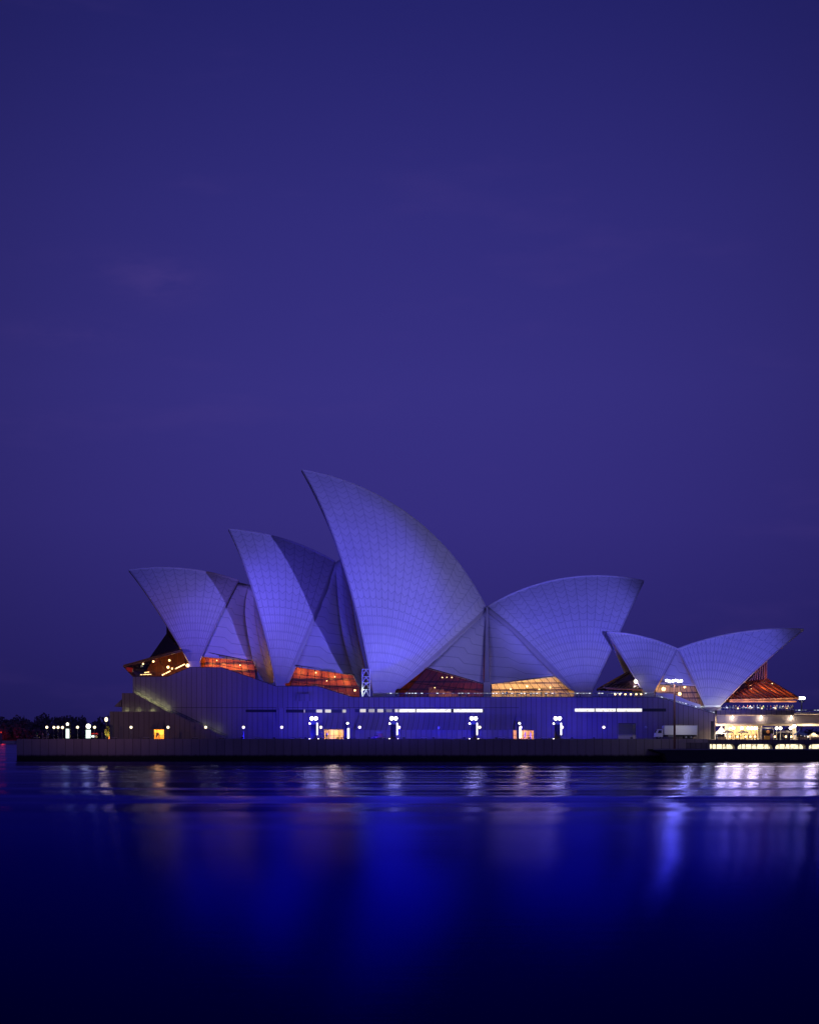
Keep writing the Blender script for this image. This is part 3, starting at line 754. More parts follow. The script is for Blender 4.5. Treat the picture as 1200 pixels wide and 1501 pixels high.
tier2 = tpx([(179, 1016), (197, 1016), (247, 1043.5)], 13.4)
mb = MB(); wall_front(mb, tier2 + [(tier2[-1][0]+.05, tier2[-1][1]-.1)], tier2[-1][1]-1.4, [], 13.4)
for (x0, z0), (x1, z1) in zip(tier2, tier2[1:]): mb.face([(x0, 13.4, z0), (x1, 13.4, z1), (x1, 13.8, z1), (x0, 13.8, z0)]); mb.face([(x1, 13.8, ZD+5), (x0, 13.8, ZD+5), (x0, 13.8, z0), (x1, 13.8, z1)])
x0, z0 = tier2[0]; mb.face([(x0, 80, ZD), (x0, 13.4, ZD), (x0, 13.4, z0), (x0, 80, z0)])
tr2 = mb.build('terrace_wall', M['panel'], house)
mb = MB(); a, b = W(170, 1034, 16), W(180, 1026, 16); mb.prism([(a.x, a.z-.3), (b.x, a.z-.3), (b.x, b.z)], 13.6, 22); mb.build('hood', M['hood'], tr2)
# flights of steps and handrails
def stair(p, q, Y0, Y1, n, parent, rail=True):
    mb = MB(); st = MB()
    for i in range(n):
        x0 = p[0]+(q[0]-p[0])*i/n; x1 = p[0]+(q[0]-p[0])*(i+1)/n; z = p[1]+(q[1]-p[1])*(i+1)/n
        mb.box(x0, x1, Y0, Y1, z-.5, z)
    o = mb.build('staircase', M['deck'], parent)
    mb = MB(); y = Y0+.15
    mb.tube((p[0], y, p[1]+1.0), (q[0], y, q[1]+1.0), .05); mb.tube((p[0], y, p[1]+.5), (q[0], y, q[1]+.5), .03)
    for i in range(9): f = i/8; x, z = p[0]+(q[0]-p[0])*f, p[1]+(q[1]-p[1])*f; mb.tube((x, y, z-.2), (x, y, z+1), .035)
    mb.build('handrail', M['dark'], o)
    return o
stair(tpx([(199, 1018)], 14.2)[0], tpx([(247, 1045)], 14.2)[0], 13.8, 15, 22, tr2)
stair(tpx([(254, 1046.5)], 13.6)[0], tpx([(334, 1084)], 13.6)[0], 12.5, 15, 38, tr)
# small greenish stair lights that wash the wall above the steps
for px_, py_ in ((203, 1019), (211, 1023), (219, 1027.5), (227, 1031.5), (235, 1035.5), (244, 1040)):
    p = W(px_, py_, 14.3); point('stair_light', p + Vector((0, 0, .25)), (.75, .85, .40), 30, .15, tr2)
for px_, py_ in ((300, 1066), (318, 1074)):
    p = W(px_, py_, 14.0); point('stair_light', p + Vector((0, 0, .3)), (.75, .85, .45), 20, .15, tr)
for px_ in (186, 204, 224): point('terrace_light', W(px_, 1042, 12.9), (.75, .85, .40), 14, .15, tr)

# ---------------------------------------------------------------- glass walls with lit timber foyers behind
def lamps(name, lst, parent, m='warm'):
    for px_, py_, Y, r in lst: mb = MB(); mb.sphere(W(px_, py_, Y), r, 10, 7); mb.build(name, M[m], parent)
def foyer(x0, x1, Yf, Yb, zf, zc, parent, wood='wood', lights=(), steps=True):
    "floor, back wall of vertical timber boards, stepped stair flight in front of it"
    mb = MB(); mb.face([(x0, Yb, zf-3), (x1, Yb, zf-3), (x1, Yb, zc), (x0, Yb, zc)])
    mb.face([(x0, Yf, zf-3), (x0, Yb, zf-3), (x0, Yb, zf+7), (x0, Yf, zf+2.5)]); mb.face([(x1, Yb, zf-3), (x1, Yf, zf-3), (x1, Yf, zf+2.5), (x1, Yb, zf+7)])
    o = mb.build('foyer_wall', M[wood], parent)
    mb = MB(); mb.box(x0, x1, Yf, Yb, zf-3.2, zf-3)
    if steps:
        n = 7
        for i in range(n): a = x0+(x1-x0)*(.35+.6*i/n); mb.box(a, x0+(x1-x0)*(.35+.6*(i+1)/n), Yb-3.2, Yb-1.6, zf-3, zf+2.2-.55*i)
    mb.build('foyer_floor', M['oak'], o)
    mb = MB(); n = 10
    for g in (.3, .62): z = zf+(zc-zf)*g*.62; mb.box(x0, x1, Yb-.42, Yb-.03, z-.16, z+.16)
    mb.box(x0, x0+.2, Yb-.42, Yb-.03, zf, zc-.3)
    mb.build('wall_frame', M['bronze'], o)
    lamps('foyer_lamp', lights, o)
    return o
def glazing(poly, parent, nbar=8, m='glass', frame='dark', slant=0.0, cross=1):
    "pane with mullions: poly = four world corners TL, TR, BR, BL"
    TL, TR, BR, BL = poly
    mb = MB(); mb.face([BL, BR, TR, TL]); o = mb.build('glass_wall', M[m], parent)
    mb = MB(); off = Vector((0, -.08, 0))
    for i in range(nbar+1):
        f = i/nbar; mb.bar(TL.lerp(TR, f)+off, BL.lerp(BR, max(0, min(1, f+slant)))+off, .12)
    for j in range(1, cross+1):
        g = j/(cross+1); mb.bar(TL.lerp(BL, g)+off, TR.lerp(BR, g)+off, .13)
    mb.bar(TL+off, TR+off, .16)
    mb.build('window_frame', M[frame], o)
    return o
def quad(Y, *px): return [W(x, y, Y) for x, y in px]
# 1: between the first two sails
glazing(quad(33.3, (303, 956), (371, 969.5), (380, 999), (299, 985)), house, 7, cross=1)
f = foyer(wx(296, 42), wx(378, 42), 33.6, 40, wz(992, 36), wz(940, 36), house, lights=((318, 968, 37, .12), (352, 975, 38, .15)))
for x in (310, 327, 343, 357): point('foyer_light', W(x, 973 + (x-310)*.12, 38.6), (1, .52, .16), 330, .6, f)
# 2: between the second sail and the tallest
glazing(quad(30.3, (433, 975), (519, 989), (533, 1020), (424, 1012)), house, 9, cross=2)
f = foyer(wx(420, 42), wx(528, 42), 30.8, 39, wz(1015, 35), wz(962, 35), house, lights=((463, 986, 36, .16), (491, 992, 36, .16), (479, 998, 34, .12), (520, 1012, 32, .25)))
for x, y in ((440, 985), (462, 987), (486, 992), (506, 998)): point('foyer_light', W(x, y, 37.4), (1, .46, .13), 330, .6, f)
point('foyer_light', W(512, 1013, 33), (1, .75, .3), 110, .7, f)
# 3: left of the middle mullion - dim red-brown foyer
glazing(quad(30.2, (626, 978.5), (708, 1002), (708, 1024), (588, 1024)), house, 10, cross=1)
f = foyer(wx(585, 40), wx(709, 40), 30.8, 40, wz(1020, 36), wz(965, 36), house, lights=((648, 993, 36, .14), (655, 993, 36, .14), (662, 993, 36, .14), (637, 1008, 33, .12)))
for x, y, e in ((605, 1019, 60), (630, 1018, 60), (655, 1018, 110), (690, 1016, 260)): point('foyer_light', W(x, y, 35), (1, .36, .13), e*.8, .8, f)
# 4: right of it - bright sloping glass over the bar
glazing(quad(30.2, (718, 1002), (817, 990.5), (838, 1024), (718, 1024)), house, 11, cross=1, slant=.07)
f = foyer(wx(718, 40), wx(842, 40), 30.8, 38, wz(1020, 36), wz(970, 36), house, 'oak', lights=((748, 1010, 33, .2), (772, 1006, 33, .25), (790, 1010, 33, .2), (806, 1008, 33, .2), (768, 993, 35, .4)), steps=False)
for x, y, e in ((735, 1005, 700), (755, 1000, 800), (780, 997, 1000), (808, 1003, 900)): point('foyer_light', W(x, y, 34), (1, .74, .42), e, 1.4, f)

# glass lounge at the harbour end: folded glass under the first sail's mouth
yc = YR
def ring(xf, yf, xs, ys, Yn, hw):
    "nose corner (front) and side corner, mirrored across the hall's axis"
    a = W(xf, yf, Yn+4); b = W(xs, ys, Yn)
    return [b, a, Vector((a.x-1.2, yc, a.z)), Vector((a.x, 2*yc-a.y, a.z)), Vector((b.x, 2*yc-b.y, b.z))]
r0 = ring(195, 992, 279, 992, 29.5, 20); r1 = ring(181, 977, 268, 954.5, 28, 22); r1b = ring(181.5, 975, 267, 952.5, 28.5, 22)
r2 = ring(220, 964, 263, 951, 31, 20); r3 = ring(244.5, 929, 262, 943, 36, 15); r4 = ring(244.5, 914, 258, 931, 38, 13)
lounge = thing('glass_lounge', '', '', (0, 0, 0)); bpy.data.objects.remove(lounge)
mb = MB(); mb.grid([r0, r1], flip=False); lo = mb.build('lounge_glass', M['glass'], house); lo['label'] = 'folded glass lounge under the lowest sail'
mb = MB(); mb.grid([r1b, r2]); mb.grid([r2, r3, r4]); mb.build('lounge_roof', M['darkglass'], lo)
mb = MB()
for A, B, n in ((r0, r1, 5), (r1b, r2, 4), (r2, r3, 6), (r3, r4, 6)):
    for k in range(4):
        for i in range(n): f_ = i/n; mb.bar(A[k].lerp(A[k+1], f_), B[k].lerp(B[k+1], f_), .11)
for A in (r1, r1b, r2, r3, r4):
    for k in range(4): mb.bar(A[k], A[k+1], .2)
mb.build('lounge_frame', M['bronze'], lo)
mb = MB(); mb.grid([r1, r1b]); mb.build('lounge_fascia', M['bronze'], lo)
mb = MB(); p = [W(195, 992.5, 34), W(252, 992.5, 30), W(278, 978, 30)]
mb.face([p[0], p[1], Vector((p[1].x, 70, p[1].z)), Vector((p[0].x, 70, p[0].z))])
x0, x1 = wx(206, 44), wx(285, 44); zb_ = wz(996, 44)
mb.face([(x0, 46, zb_), (x1, 46, zb_), (x1, 46, zb_+12), (x0+4, 46, zb_+7)])
for i in range(6): a = wx(240, 34)+i*1.1; mb.box(a, a+1.1, 33, 40, p[0].z, p[0].z+.45*(i+1))
mb.build('lounge_interior', M['wood'], lo)
lamps('lounge_lamp', ((210, 973, 38, .22), (225, 969.5, 38, .26), (248.5, 968, 36, .26), (246.5, 978, 36, .34), (252.5, 980, 36, .22), (275, 975.5, 29.6, .42)), lo)
for p, q, r in ((W(238, 989.5, 31), W(250, 983.5, 31), .22), (W(257, 980.5, 30.5), W(271, 973.5, 30.5), .22), (W(206, 989, 35), W(222, 988.5, 35), .16), (W(212, 986, 36), W(219, 985, 36), .2)): mb = MB(); mb.bar(p, q, r); mb.build('light_tube', M['warm'], lo)
for x, y, Y, e in ((212, 984, 38, 150), (232, 980, 38, 240), (256, 972, 36, 260)): point('lounge_light', W(x, y, Y), (1, .55, .16), e, .7, lo)
# rails on the podium edge
def railing(a, b, hgt, parent, n=30, lit=True, name='balustrade'):
    a, b = Vector(a), Vector(b); up = Vector((0, 0, hgt))
    mb = MB(); mb.face([a, b, b+up, a+up]); o = mb.build(name, M['clear'], parent)
    mb = MB(); L = (b-a).length
    d = Vector((0, -.06, 0))
    mb.face([a+up+d+Vector((0, 0, -.09)), b+up+d+Vector((0, 0, -.09)), b+up+d+Vector((0, 0, .09)), a+up+d+Vector((0, 0, .09))], [(0, 0), (L, 0), (L, .2), (0, .2)])
    mb.face([a+up+d+Vector((0, 0, .09)), b+up+d+Vector((0, 0, .09)), b+up+d+Vector((0, .14, .09)), a+up+d+Vector((0, .14, .09))], [(0, 0), (L, 0), (L, .2), (0, .2)])
    mb.build('handrail', M['rail'] if lit else M['grey'], o)
    for i in range(n+1): q = a.lerp(b, i/n); mb = MB(); mb.bar(q, q+up, .05); mb.build('post', M['grey'], o)
    return o
railing(W(565, 1022.3, 16), W(958, 1022.3, 16), 1.0, house, 40)
railing(W(962, 1022.5, 15.4), W(1009, 1035.5, 15.4), .45, house, 10)
railing(W(1012, 1036.5, 15.4), W(1047, 1047.5, 15.4), .45, house, 8)
# scaffold tower beside the tallest sail
tw = thing('scaffold_tower', 'white lattice scaffold tower beside the foot of the tallest sail', 'scaffold', (W(536.5, 1019, 20).x, 20, 15.0))
xa, xb = wx(531, 20), wx(542, 20); zz = [15.0] + [wz(y, 20) for y in (1011, 1001, 992, 981)]
for px_ in (xa, xb):
    for y in (19.2, 20.8):
        mb = MB(); mb.tube((px_, y, zz[0]), (px_, y, zz[-1]), .12, None, 6); mb.build('upright', M['steel'], tw)
for a, b in zip(zz, zz[1:]):
    mb = MB()
    for y in (19.2, 20.8):
        mb.tube((xa, y, b), (xb, y, b), .10, None, 6); mb.tube((xa, y, a+.1), ((xa+xb)/2, y, b-.1), .09, None, 6); mb.tube((xb, y, a+.1), ((xa+xb)/2, y, b-.1), .09, None, 6)
    mb.tube((xa, 19.2, b), (xa, 20.8, b), .09); mb.tube((xb, 19.2, b), (xb, 20.8, b), .09)
    mb.build('cross_brace', M['steel'], tw)
# low blue floodlights standing on the quay edge, shining up at the podium and the sails
def make_ground_flood():
    o = thing('ground_floodlight', 'x', 'floodlight', (0, 0, 0), 'low floodlights along the quay edge')
    mb = MB(); mb.prism([(-.28, .14), (.28, .14), (.28, .46), (-.28, .46)], -.12, .12); mb.build('housing', M['dark'], o, bevel=.02)
    mb = MB(); mb.box(-.33, -.29, -.04, .04, 0, .4); mb.box(.29, .33, -.04, .04, 0, .4); mb.box(-.33, .33, -.1, .1, 0, .03); mb.build('bracket', M['grey'], o)
    return o
gf = make_ground_flood()
GF = [(355, .35), (402, .8), (448, 1), (495, 1), (541, 1), (592, 1), (635, 1), (680, 1), (727, 1), (775, 1), (838, 1), (870, .9), (925, .8)]
for i, (px_, k_) in enumerate(GF):
    o = gf if i == 0 else copy_tree(gf); place(o, (wx(px_, .9), .9, ZD), f'{(ORD_ + ["eleventh", "twelfth", "thirteenth", "fourteenth", "last"])[i]} low dark floodlight from the left on the quay edge')
    p = Vector((wx(px_, .9), 1.05, ZD+.5)); spot('ground_flood_beam', p, p + Vector((0, 17, 13)), (.018, .012, 1.0), 4.6e3*k_, 62, .6, .5)
point('work_light', W(530, 1013, 18.5), (.85, 1, .8), 120, .5)

# ---------------------------------------------------------------- restaurant pavilion
pav = thing('restaurant_pavilion', 'small pair of white tiled shells with glowing orange glass, beside the tall sails', 'building', (W(1000, 0, 26).x, 26, 12))
YQ = 26
R1 = Sail((889.5, 926.5), (941, 933.6), (992.5, 951.5), (942, 1013.5), (957.5, 1013.5), (913, 964), (979, 977), YQ, 17, 11)
R2 = Sail((1176.8, 923), (1078, 928), (992.5, 951.5), (1055.5, 1034), (1031.5, 1034), (1111, 978.5), (1009.5, 986), YQ, 17, 13)
for sl, lb in ((R1, 'small shell facing the tall sails'), (R2, 'shell with its mouth over the orange glass roof')): build_sail(sl, pav, lb, thick=.45)
side_shell([(992.5, 952.5), (984, 969), (975, 986), (966, 1003)], [(993, 952.5), (1001, 971), (1010, 989), (1018, 1005.5)], edgeY(R1, 1, .6), edgeY(R2, 1, .6), .3, parent=pav)
glazing(quad(18.2, (966.5, 1003.5), (1017.5, 1006), (1034, 1040), (958, 1024)), pav, 7, cross=0)
f = foyer(wx(955, 26), wx(1036, 26), 18.6, 25, wz(1030, 20), wz(990, 22), pav, 'oak', lights=((995.6, 1017, 20, .42), (1003, 1007, 23, .3), (972, 1010, 21, .5)), steps=False)
for x, y, e in ((972, 1011, 520), (1000, 1010, 130), (1018, 1022, 90)): point('foyer_light', W(x, y, 21), (1, .72, .42), e, .9, f)
mb = MB(); a = [W(960, 1015, 17.6), W(985, 1017, 17.6), W(1008, 1027, 17.6), W(1026, 1033, 17.6)]; dz = Vector((0, 0, -2))
for p, q in zip(a, a[1:]): mb.face([p+dz, q+dz, q, p])
mb.build('planter_wall', M['rim'], f)
def mir(p): return Vector((p.x, 2*YQ-p.y, p.z))
def glass_roof(A, B, Cc, Dd, top, n, name, warm, par):
    "A apex under the shell, B outer corner, Cc inner corner, Dd point on the mouth edge; mirrored across the pavilion's axis"
    mb = MB(); mb.face([Cc, B, A, Dd]); mb.face([mir(B), mir(Cc), mir(Dd), mir(A)]); mb.face([B, mir(B), mir(A), A])
    o = mb.build(name, M['topaz' if n > 10 else 'darkglass'], par)
    mb = MB(); inw = Vector((0, .22, -.2))
    for s_ in (0, 1):
        g = mir if s_ else (lambda p: p)
        for i in range(n+1):
            f_ = (i+.35)/(n+.35); p, q = (Cc.lerp(Dd, f_*1.0) if False else Cc.lerp(A, f_)), Cc.lerp(B, f_)
            mb.bar(g(p), g(q), .38)
            mb.bar(g(p + Vector((0, .1, -.25))), g(q + Vector((0, .1, -.25))), .2)
        mb.bar(g(Cc), g(B), .3)
    mb.bar(B, mir(B), .3)
    mb.build('roof_beam', M[warm], o)
    return o
def v3(px_, py_, Y): return W(px_, py_, Y)
A_, B_, C_, D_ = v3(1123, 995, 24), v3(1170, 1023.5, 17), v3(1069, 1026, 16.6), v3(1098, 998, 20)
M['gluelam'] = mat('glulam_beams', (.40, .15, .06), .5, var=.2, vs=2)
gr = glass_roof(A_, B_, C_, D_, None, 12, 'glass_roof', 'gluelam', pav); gr['label'] = 'sloping orange glass roof with slanted beams'
mb = MB(); T2 = v3(1123, 966, 24); mb.face([v3(1098, 998, 20.6), A_, T2, v3(1111, 979.5, 21.6)]); mb.face([mir(A_), mir(v3(1098, 998, 20.6)), mir(v3(1111, 979.5, 21.6)), mir(T2)]); mb.face([A_, mir(A_), mir(T2), T2])
vg = mb.build('glass_wall', M['topaz'], pav)
mb = MB()
for i in range(8):
    f_ = i/7; p = v3(1098, 998, 20.6).lerp(A_, f_); q = v3(1101, 994, 20.7).lerp(T2, f_)
    mb.bar(p, q, .24)
for i in range(1, 4): q = A_.lerp(mir(A_), i/4); mb.bar(q, q + (T2-A_), .2)
mb.build('window_frame', M['gluelam'], vg)
mb = MB(); mb.face([C_+Vector((0, 0, -.35)), B_+Vector((-1, 0, -.35)), mir(B_)+Vector((-1, 0, -.35)), mir(C_)+Vector((0, 0, -.35))]); mb.box(C_.x, B_.x-.6, 16.8, 17.1, C_.z-.55, C_.z-.2)
mb.build('eaves', M['gluelam'], gr)
for x, y, Y, e in ((1085, 1021, 19, 300), (1100, 1016, 20, 500), (1115, 1012, 21, 600), (1132, 1017, 20, 500), (1150, 1021, 19, 200), (1118, 990, 24, 160)): point('dining_light', W(x, y, Y), (1, .5, .2), e, .8, gr)
lamps('dining_lamp', [(x, y, 20.5, .1) for x, y in ((1100, 1010), (1110, 1013), (1120, 1014), (1129, 1015), (1139, 1016), (1147, 1014), (1155, 1015), (1131, 1002))], gr)
# the northern glass porch
A2_, B2_, C2_, D2_ = v3(922, 985, 24), v3(886, 1008, 17), v3(941, 1010.5, 17.3), v3(930, 995, 20)
gp = glass_roof(A2_, B2_, C2_, D2_, None, 9, 'glass_porch', 'bronze', pav); gp['label'] = 'small violet glass porch under the shell facing the tall sails'
mb = MB(); mb.bar(v3(887, 1009, 17.2), v3(941, 1011.5, 17.2), .35); mb.build('eaves', M['gluelam'], gp)
point('porch_light', W(931, 999, 18), (1, .9, .9), 90, .2, gp); point('porch_light', W(915, 1003, 21), (1, .4, .35), 120, .3, gp)
mb = MB(); mb.sphere(W(931, 999, 16.8), .42); mb.build('porch_lamp', M['warmw'], gp)
# lit dishes at the foot of the big pavilion shell
mb = MB(); a = W(1043, 1041, 15.7); mb.lathe((a.x, 17, a.z-.6), [(.3, 0), (1.2, .35), (2.6, 1.3), (2.5, 1.35), (1.1, .55), (0, .4)], 20); mb.build('pedestal', M['plinth'], pav)
point('foot_light', W(1032, 1037, 15.8), (.85, 1, .85), 70, .5, pav); point('foot_light', W(1052, 1038, 15.8), (.85, 1, .85), 90, .5, pav)

# ---------------------------------------------------------------- terrace and concourse at the right
ter = thing('terrace_building', 'raised open terrace full of people over a bright concourse at the right', 'terrace', (W(1120, 0, 20).x, 20, ZD))
XT0, XT1 = wx(1050, 13.4), wx(1275, 13.4); zt = wz(1043.5, 14)
mb = MB(); mb.box(XT0, wx(1163, 13.4), 13.4, 13.8, wz(1048, 13.4), wz(1041, 13.4)); mb.box(XT0, XT0+.4, 13.8, 46, wz(1048, 13.4), wz(1041, 13.4)); mb.build('parapet', M['panel'], ter)
mb = MB(); mb.box(XT0, XT1, 13.8, 46, zt-.5, zt); mb.build('terrace_slab', M['beam'], ter)
mb = MB(); mb.box(wx(1050, 14.4), XT1, 14.4, 15.6, wz(1061, 14.4), wz(1048.6, 14.4)); mb.build('beam', M['beam'], ter)
mb = MB(); mb.box(XT0, XT1, 20, 21, wz(1064, 20), wz(1050, 20)); mb.build('beam', M['beam'], ter)
mb = MB(); mb.box(wx(1062, 34), wx(1116, 34), 34, 34.5, ZD, zt-.5); mb.build('back_wall', wood_mat('stone_cladding', (.40, .26, .12), 1.2), ter)
for px_, w_ in ((1065, .5), (1113, .4), (1164, .35), (1230, .5)):
    mb = MB(); mb.box(wx(px_, 20)-w_, wx(px_, 20)+w_, 20.1, 20.9, ZD, wz(1064, 20)); mb.build('column', M['beam'], ter)
r_ = railing((wx(1057, 13.6), 13.55, wz(1041, 13.4)), (wx(1163, 13.4), 13.55, wz(1041, 13.4)), .6, ter, 24)
railing((wx(1163, 13.6), 13.6, wz(1048, 13.4)), (wx(1275, 13.4), 13.6, wz(1048, 13.4)), 1.15, ter, 20)
mb = MB(); mb.box(wx(1163, 13.4), XT1, 13.5, 13.8, wz(1050, 13.4), wz(1047.8, 13.4)); mb.build('parapet', M['beam'], ter)
for px_ in (1073, 1115, 1159):
    mb = MB(); p = W(px_, 1051.5, 13.9); mb.sphere(p, .22, 10, 7); mb.tube(p, p + Vector((0, .2, .5)), .05); mb.build('wall_lamp', M['warmw'], ter)
    point('wall_light', W(px_, 1052.5, 13.7), (1, .85, .75), 110, .35, ter)
for px_, py_, Y, e in ((1056, 1068, 17, 1800), (1075, 1066, 29, 2400), (1100, 1066, 29, 2800), (1122, 1068, 24, 700), (1150, 1068, 24, 700), (1185, 1070, 18, 1800), (1215, 1068, 22, 1200)):
    point('concourse_light', W(px_, py_, Y), (1, .82, .52), e, 1.4, ter)
for px_ in (1072, 1095, 1118, 1140, 1160): point('terrace_light', W(px_, 1032, 15.2), (1, .82, .62), 260, .6, ter)
# promenade parapet and the lit lower concourse under it
XL0 = wx(1037, 2)
mb = MB(); mb.box(XL0, wx(1275, 2), 2, 2.5, wz(1091, 2), wz(1084.3, 2)); mb.build('promenade_parapet', M['panel'], ter)
mb = MB(); mb.box(wx(1040, 6), wx(1275, 6), 6, 6.2, 2.4, 4.2); mb.build('shop_front', M['screen'], ter)
mb = MB(); mb.box(XL0, wx(1275, 2), 2.5, 14, 4.1, 4.6); mb.build('promenade_slab', M['dark'], ter)
for c in (1031, 1078.5, 1133.5, 1182.5, 1233):
    mb = MB(); n_ = 6; x = wx(c, 2.6); zt_, zb_ = wz(1090.8, 2.6), 2.6; h_ = zt_-zb_
    Lp = [(x-.35, zb_)] ; Rp = [(x+.35, zb_)]
    for i in range(n_+1): a = i/n_*math.pi/2; Lp.append((x-.35-1.0*(1-math.cos(a)), zb_+h_*.35+h_*.65*math.sin(a))); Rp.append((x+.35+1.0*(1-math.cos(a)), zb_+h_*.35+h_*.65*math.sin(a)))
    mb.prism(Rp + Lp[::-1], 2.3, 5.8) if False else mb.prism(Lp[::-1][::-1][:1] + Rp[:1] + Rp[1:] + Lp[1:][::-1], 2.6, 5.8)
    mb.build('arch_pier', M['panel'], ter)
for px_ in (1057, 1105, 1158, 1205): point('shop_light', W(px_, 1094, 4.5), (1, .85, .55), 60, .6, ter)
mb = MB(); mb.face([(XL0-.1, 2.2, ZD-.38), (wx(1275, 2), 2.2, ZD-.38), (wx(1275, 2), 130, ZD-.38), (XL0-.1, 130, ZD-.38)]); tag(mb.build('pavement', M['deck']), kind='structure')
mb = MB(); mb.box(wx(1004, 1), XL0-.1, -.6, .0, 2.5, wz(1088.5, 0)); tag(mb.build('step_wall', M['panel']), 'low stone wall of the landing steps, right of the truck', 'wall')
# landing jetty, nearer and lower
mb = MB(); jp = [(wx(x, -8), wz(y, -8)) for x, y in ((980, 1122), (1275, 1122), (1275, 1098), (955, 1098), (957, 1100.5), (973, 1105))]
mb.prism(jp, -8, 4)
jet = tag(mb.build('landing_jetty', M['stone'], bevel=.05), 'dark low stone jetty with a pointed end, in front of the concourse', 'jetty')
mb = MB(); mb.box(wx(957, -8), wx(1275, -8), -8.12, -7.9, wz(1099.4, -8), wz(1097.7, -8)); mb.build('edge_coping', M['plinth'], jet)

# ---------------------------------------------------------------- lamps and pylons along the promenade
GY = 2.2
def make_globe_lamp(m):
    o = thing('globe_lamp', 'x', 'lamp', (0, 0, 0), 'globe lamps along the promenade')
    mb = MB(); mb.lathe((0, 0, 0), [(.16, 0), (.16, .25), (.06, .32), (.045, 2.45), (.09, 2.5), (.09, 2.56), (0, 2.56)], 10); mb.build('post', M['grey'], o, smooth=False)
    mb = MB(); mb.sphere((0, 0, 2.8), .32, 16, 10); mb.build('globe', M[m], o, smooth=True)
    return o
lampA, lampB = make_globe_lamp('globe'), make_globe_lamp('globe_off')
LAMPS = [(69, GY, 0, 'lit globe lamp standing alone near the harbour end of the quay'), (79.5, 8, 0, 'leftmost lit globe of the close trio beside the lit poster pylon'),
 (85.5, 6, 0, 'middle lit globe of the close trio beside the lit poster pylon'), (92, 9, 0, 'rightmost lit globe of the close trio, touching the lit poster pylon'), (114, GY, 0, 'lit globe lamp midway between the two lit poster pylons'),
 (139, GY, 0, 'lit globe lamp just right of the green topped pylon'), (192.4, GY, 0, 'lit globe lamp on the lowest wall, left of the orange doorway'), (246.5, GY, 0, 'lit globe lamp close to the right of the orange doorway'),
 (301.6, GY, 0, 'lit globe lamp standing against the long staircase'), (357, GY, 0, 'lit globe lamp under the left end of the long black slot'), (413, GY, 0, 'lit globe lamp between the black slot and the broken lit slot'),
 (470.3, GY, 0, 'lit globe lamp left of the yellow doorway, beside the first lantern pylon'), (527, GY, 0, 'lit globe lamp left of the dark service cart'), (584.7, GY, 0, 'lit globe lamp touching the lantern pylon beside the service cart'),
 (643, GY, 1, 'unlit globe lamp between the second and third lantern pylons'), (702.7, GY, 0, 'lit globe lamp touching the third lantern pylon, under the lit strip end'), (762.7, GY, 0, 'lit globe lamp in front of the amber doorway'),
 (823.5, GY, 0, 'lit globe lamp touching the rightmost lantern pylon'), (884.4, GY, 0, 'lit globe lamp left of the dark loading door'), (946, GY, 1, 'unlit globe lamp between the loading door and the truck')]
used = {0: 0, 1: 0}
for px_, Y, off, lb in LAMPS:
    src = lampB if off else lampA
    o = src if not used[off] else copy_tree(src); used[off] += 1
    place(o, (wx(px_, Y), Y, ZD), lb)
# taller lamp at the corner of the lowest wall
o = copy_tree(lampA); place(o, (wx(156, 20), 20, ZD), 'higher warm globe lamp above the glowing tree at the wall corner'); o.scale = (1.25, 1.25, 1.72)
# concourse globes
CL = [(1067, 24, 'leftmost white globe of the pair left of the concourse stalls'), (1074, 25, 'second white globe of the pair left of the concourse stalls'), (1086.5, 18, 'single large white globe lamp in the concourse'),
      (1096, 26, 'first globe of the row of four in the concourse'), (1101, 27, 'second globe of the row of four in the concourse'), (1106, 28, 'third globe of the row of four in the concourse'), (1110.5, 29, 'last globe of the row of four, beside the vendor kiosk'),
      (1137.5, 22, 'left globe of the two between the kiosk and the blue tent'), (1143, 24, 'right globe of the two between the kiosk and the blue tent'), (1158, 20, 'lower white globe left of the white post by the blue tent')]
M['globe_white'] = mat('white_lit_globe', (.9, .9, .88), .4, emit=(1, .93, .78), es=4.5)
lampC = make_globe_lamp('globe_white')
for i, (px_, Y, lb) in enumerate(CL):
    o = lampC if i == 0 else copy_tree(lampC); place(o, (wx(px_, Y), Y, ZD-.36), lb); o['group'] = 'globe lamps of the concourse'; o.scale = (1.25, 1.25, 1.1)
o = copy_tree(lampC); place(o, (wx(1163.5, 15.9), 16.2, ZD-.36), 'tall white post lamp with a big globe left of the blue tent'); o.scale = (1.5, 1.5, 1.25); o['group'] = 'globe lamps of the concourse'

def make_pylon():
    o = thing('lantern_pylon', 'x', 'pylon', (0, 0, 0), 'dark lantern pylons on the promenade')
    mb = MB(); mb.box(-.72, .62, -.35, .35, .12, 3.5); mb.build('body', M['black'], o, bevel=.03)
    mb = MB(); mb.box(-.68, .58, -.32, .32, 3.5, 4.35); mb.build('top_panel', M['grey'], o)
    mb = MB(); mb.box(-.85, .75, -.45, .45, 0, .12); mb.build('foot', M['bronze'], o)
    for x in (-.5, .45):
        mb = MB(); mb.sphere((x, -.1, 4.9), .40, 16, 10); gb = mb.build('globe', M['twin'], o, smooth=True)
        mb = MB(); mb.tube((x, -.1, 4.3), (x, -.1, 4.6), .06); mb.build('stem', M['dark'], gb)
    mb = MB(); mb.sphere((-.98, -.1, 3.7), .2, 12, 8); mb.tube((-.98, 0, 3.7), (-.6, 0, 3.5), .04); mb.build('side_lamp', M['globe_white'], o, smooth=True)
    mb = MB(); mb.box(.66, .92, -.3, .1, 1.0, 3.85); mb.build('light_tube', M['tube'], o)
    for x in (-1.0, 1.05): mb = MB(); mb.box(x-.14, x+.14, -.15, .15, .01, .18); mb.build('ground_light', M['warmw'], o)
    for x in (-.8, 1.0): point('glow', (x, -.75, .35), (1, .6, .3), 6, .2, o)
    return o
py_ = make_pylon()
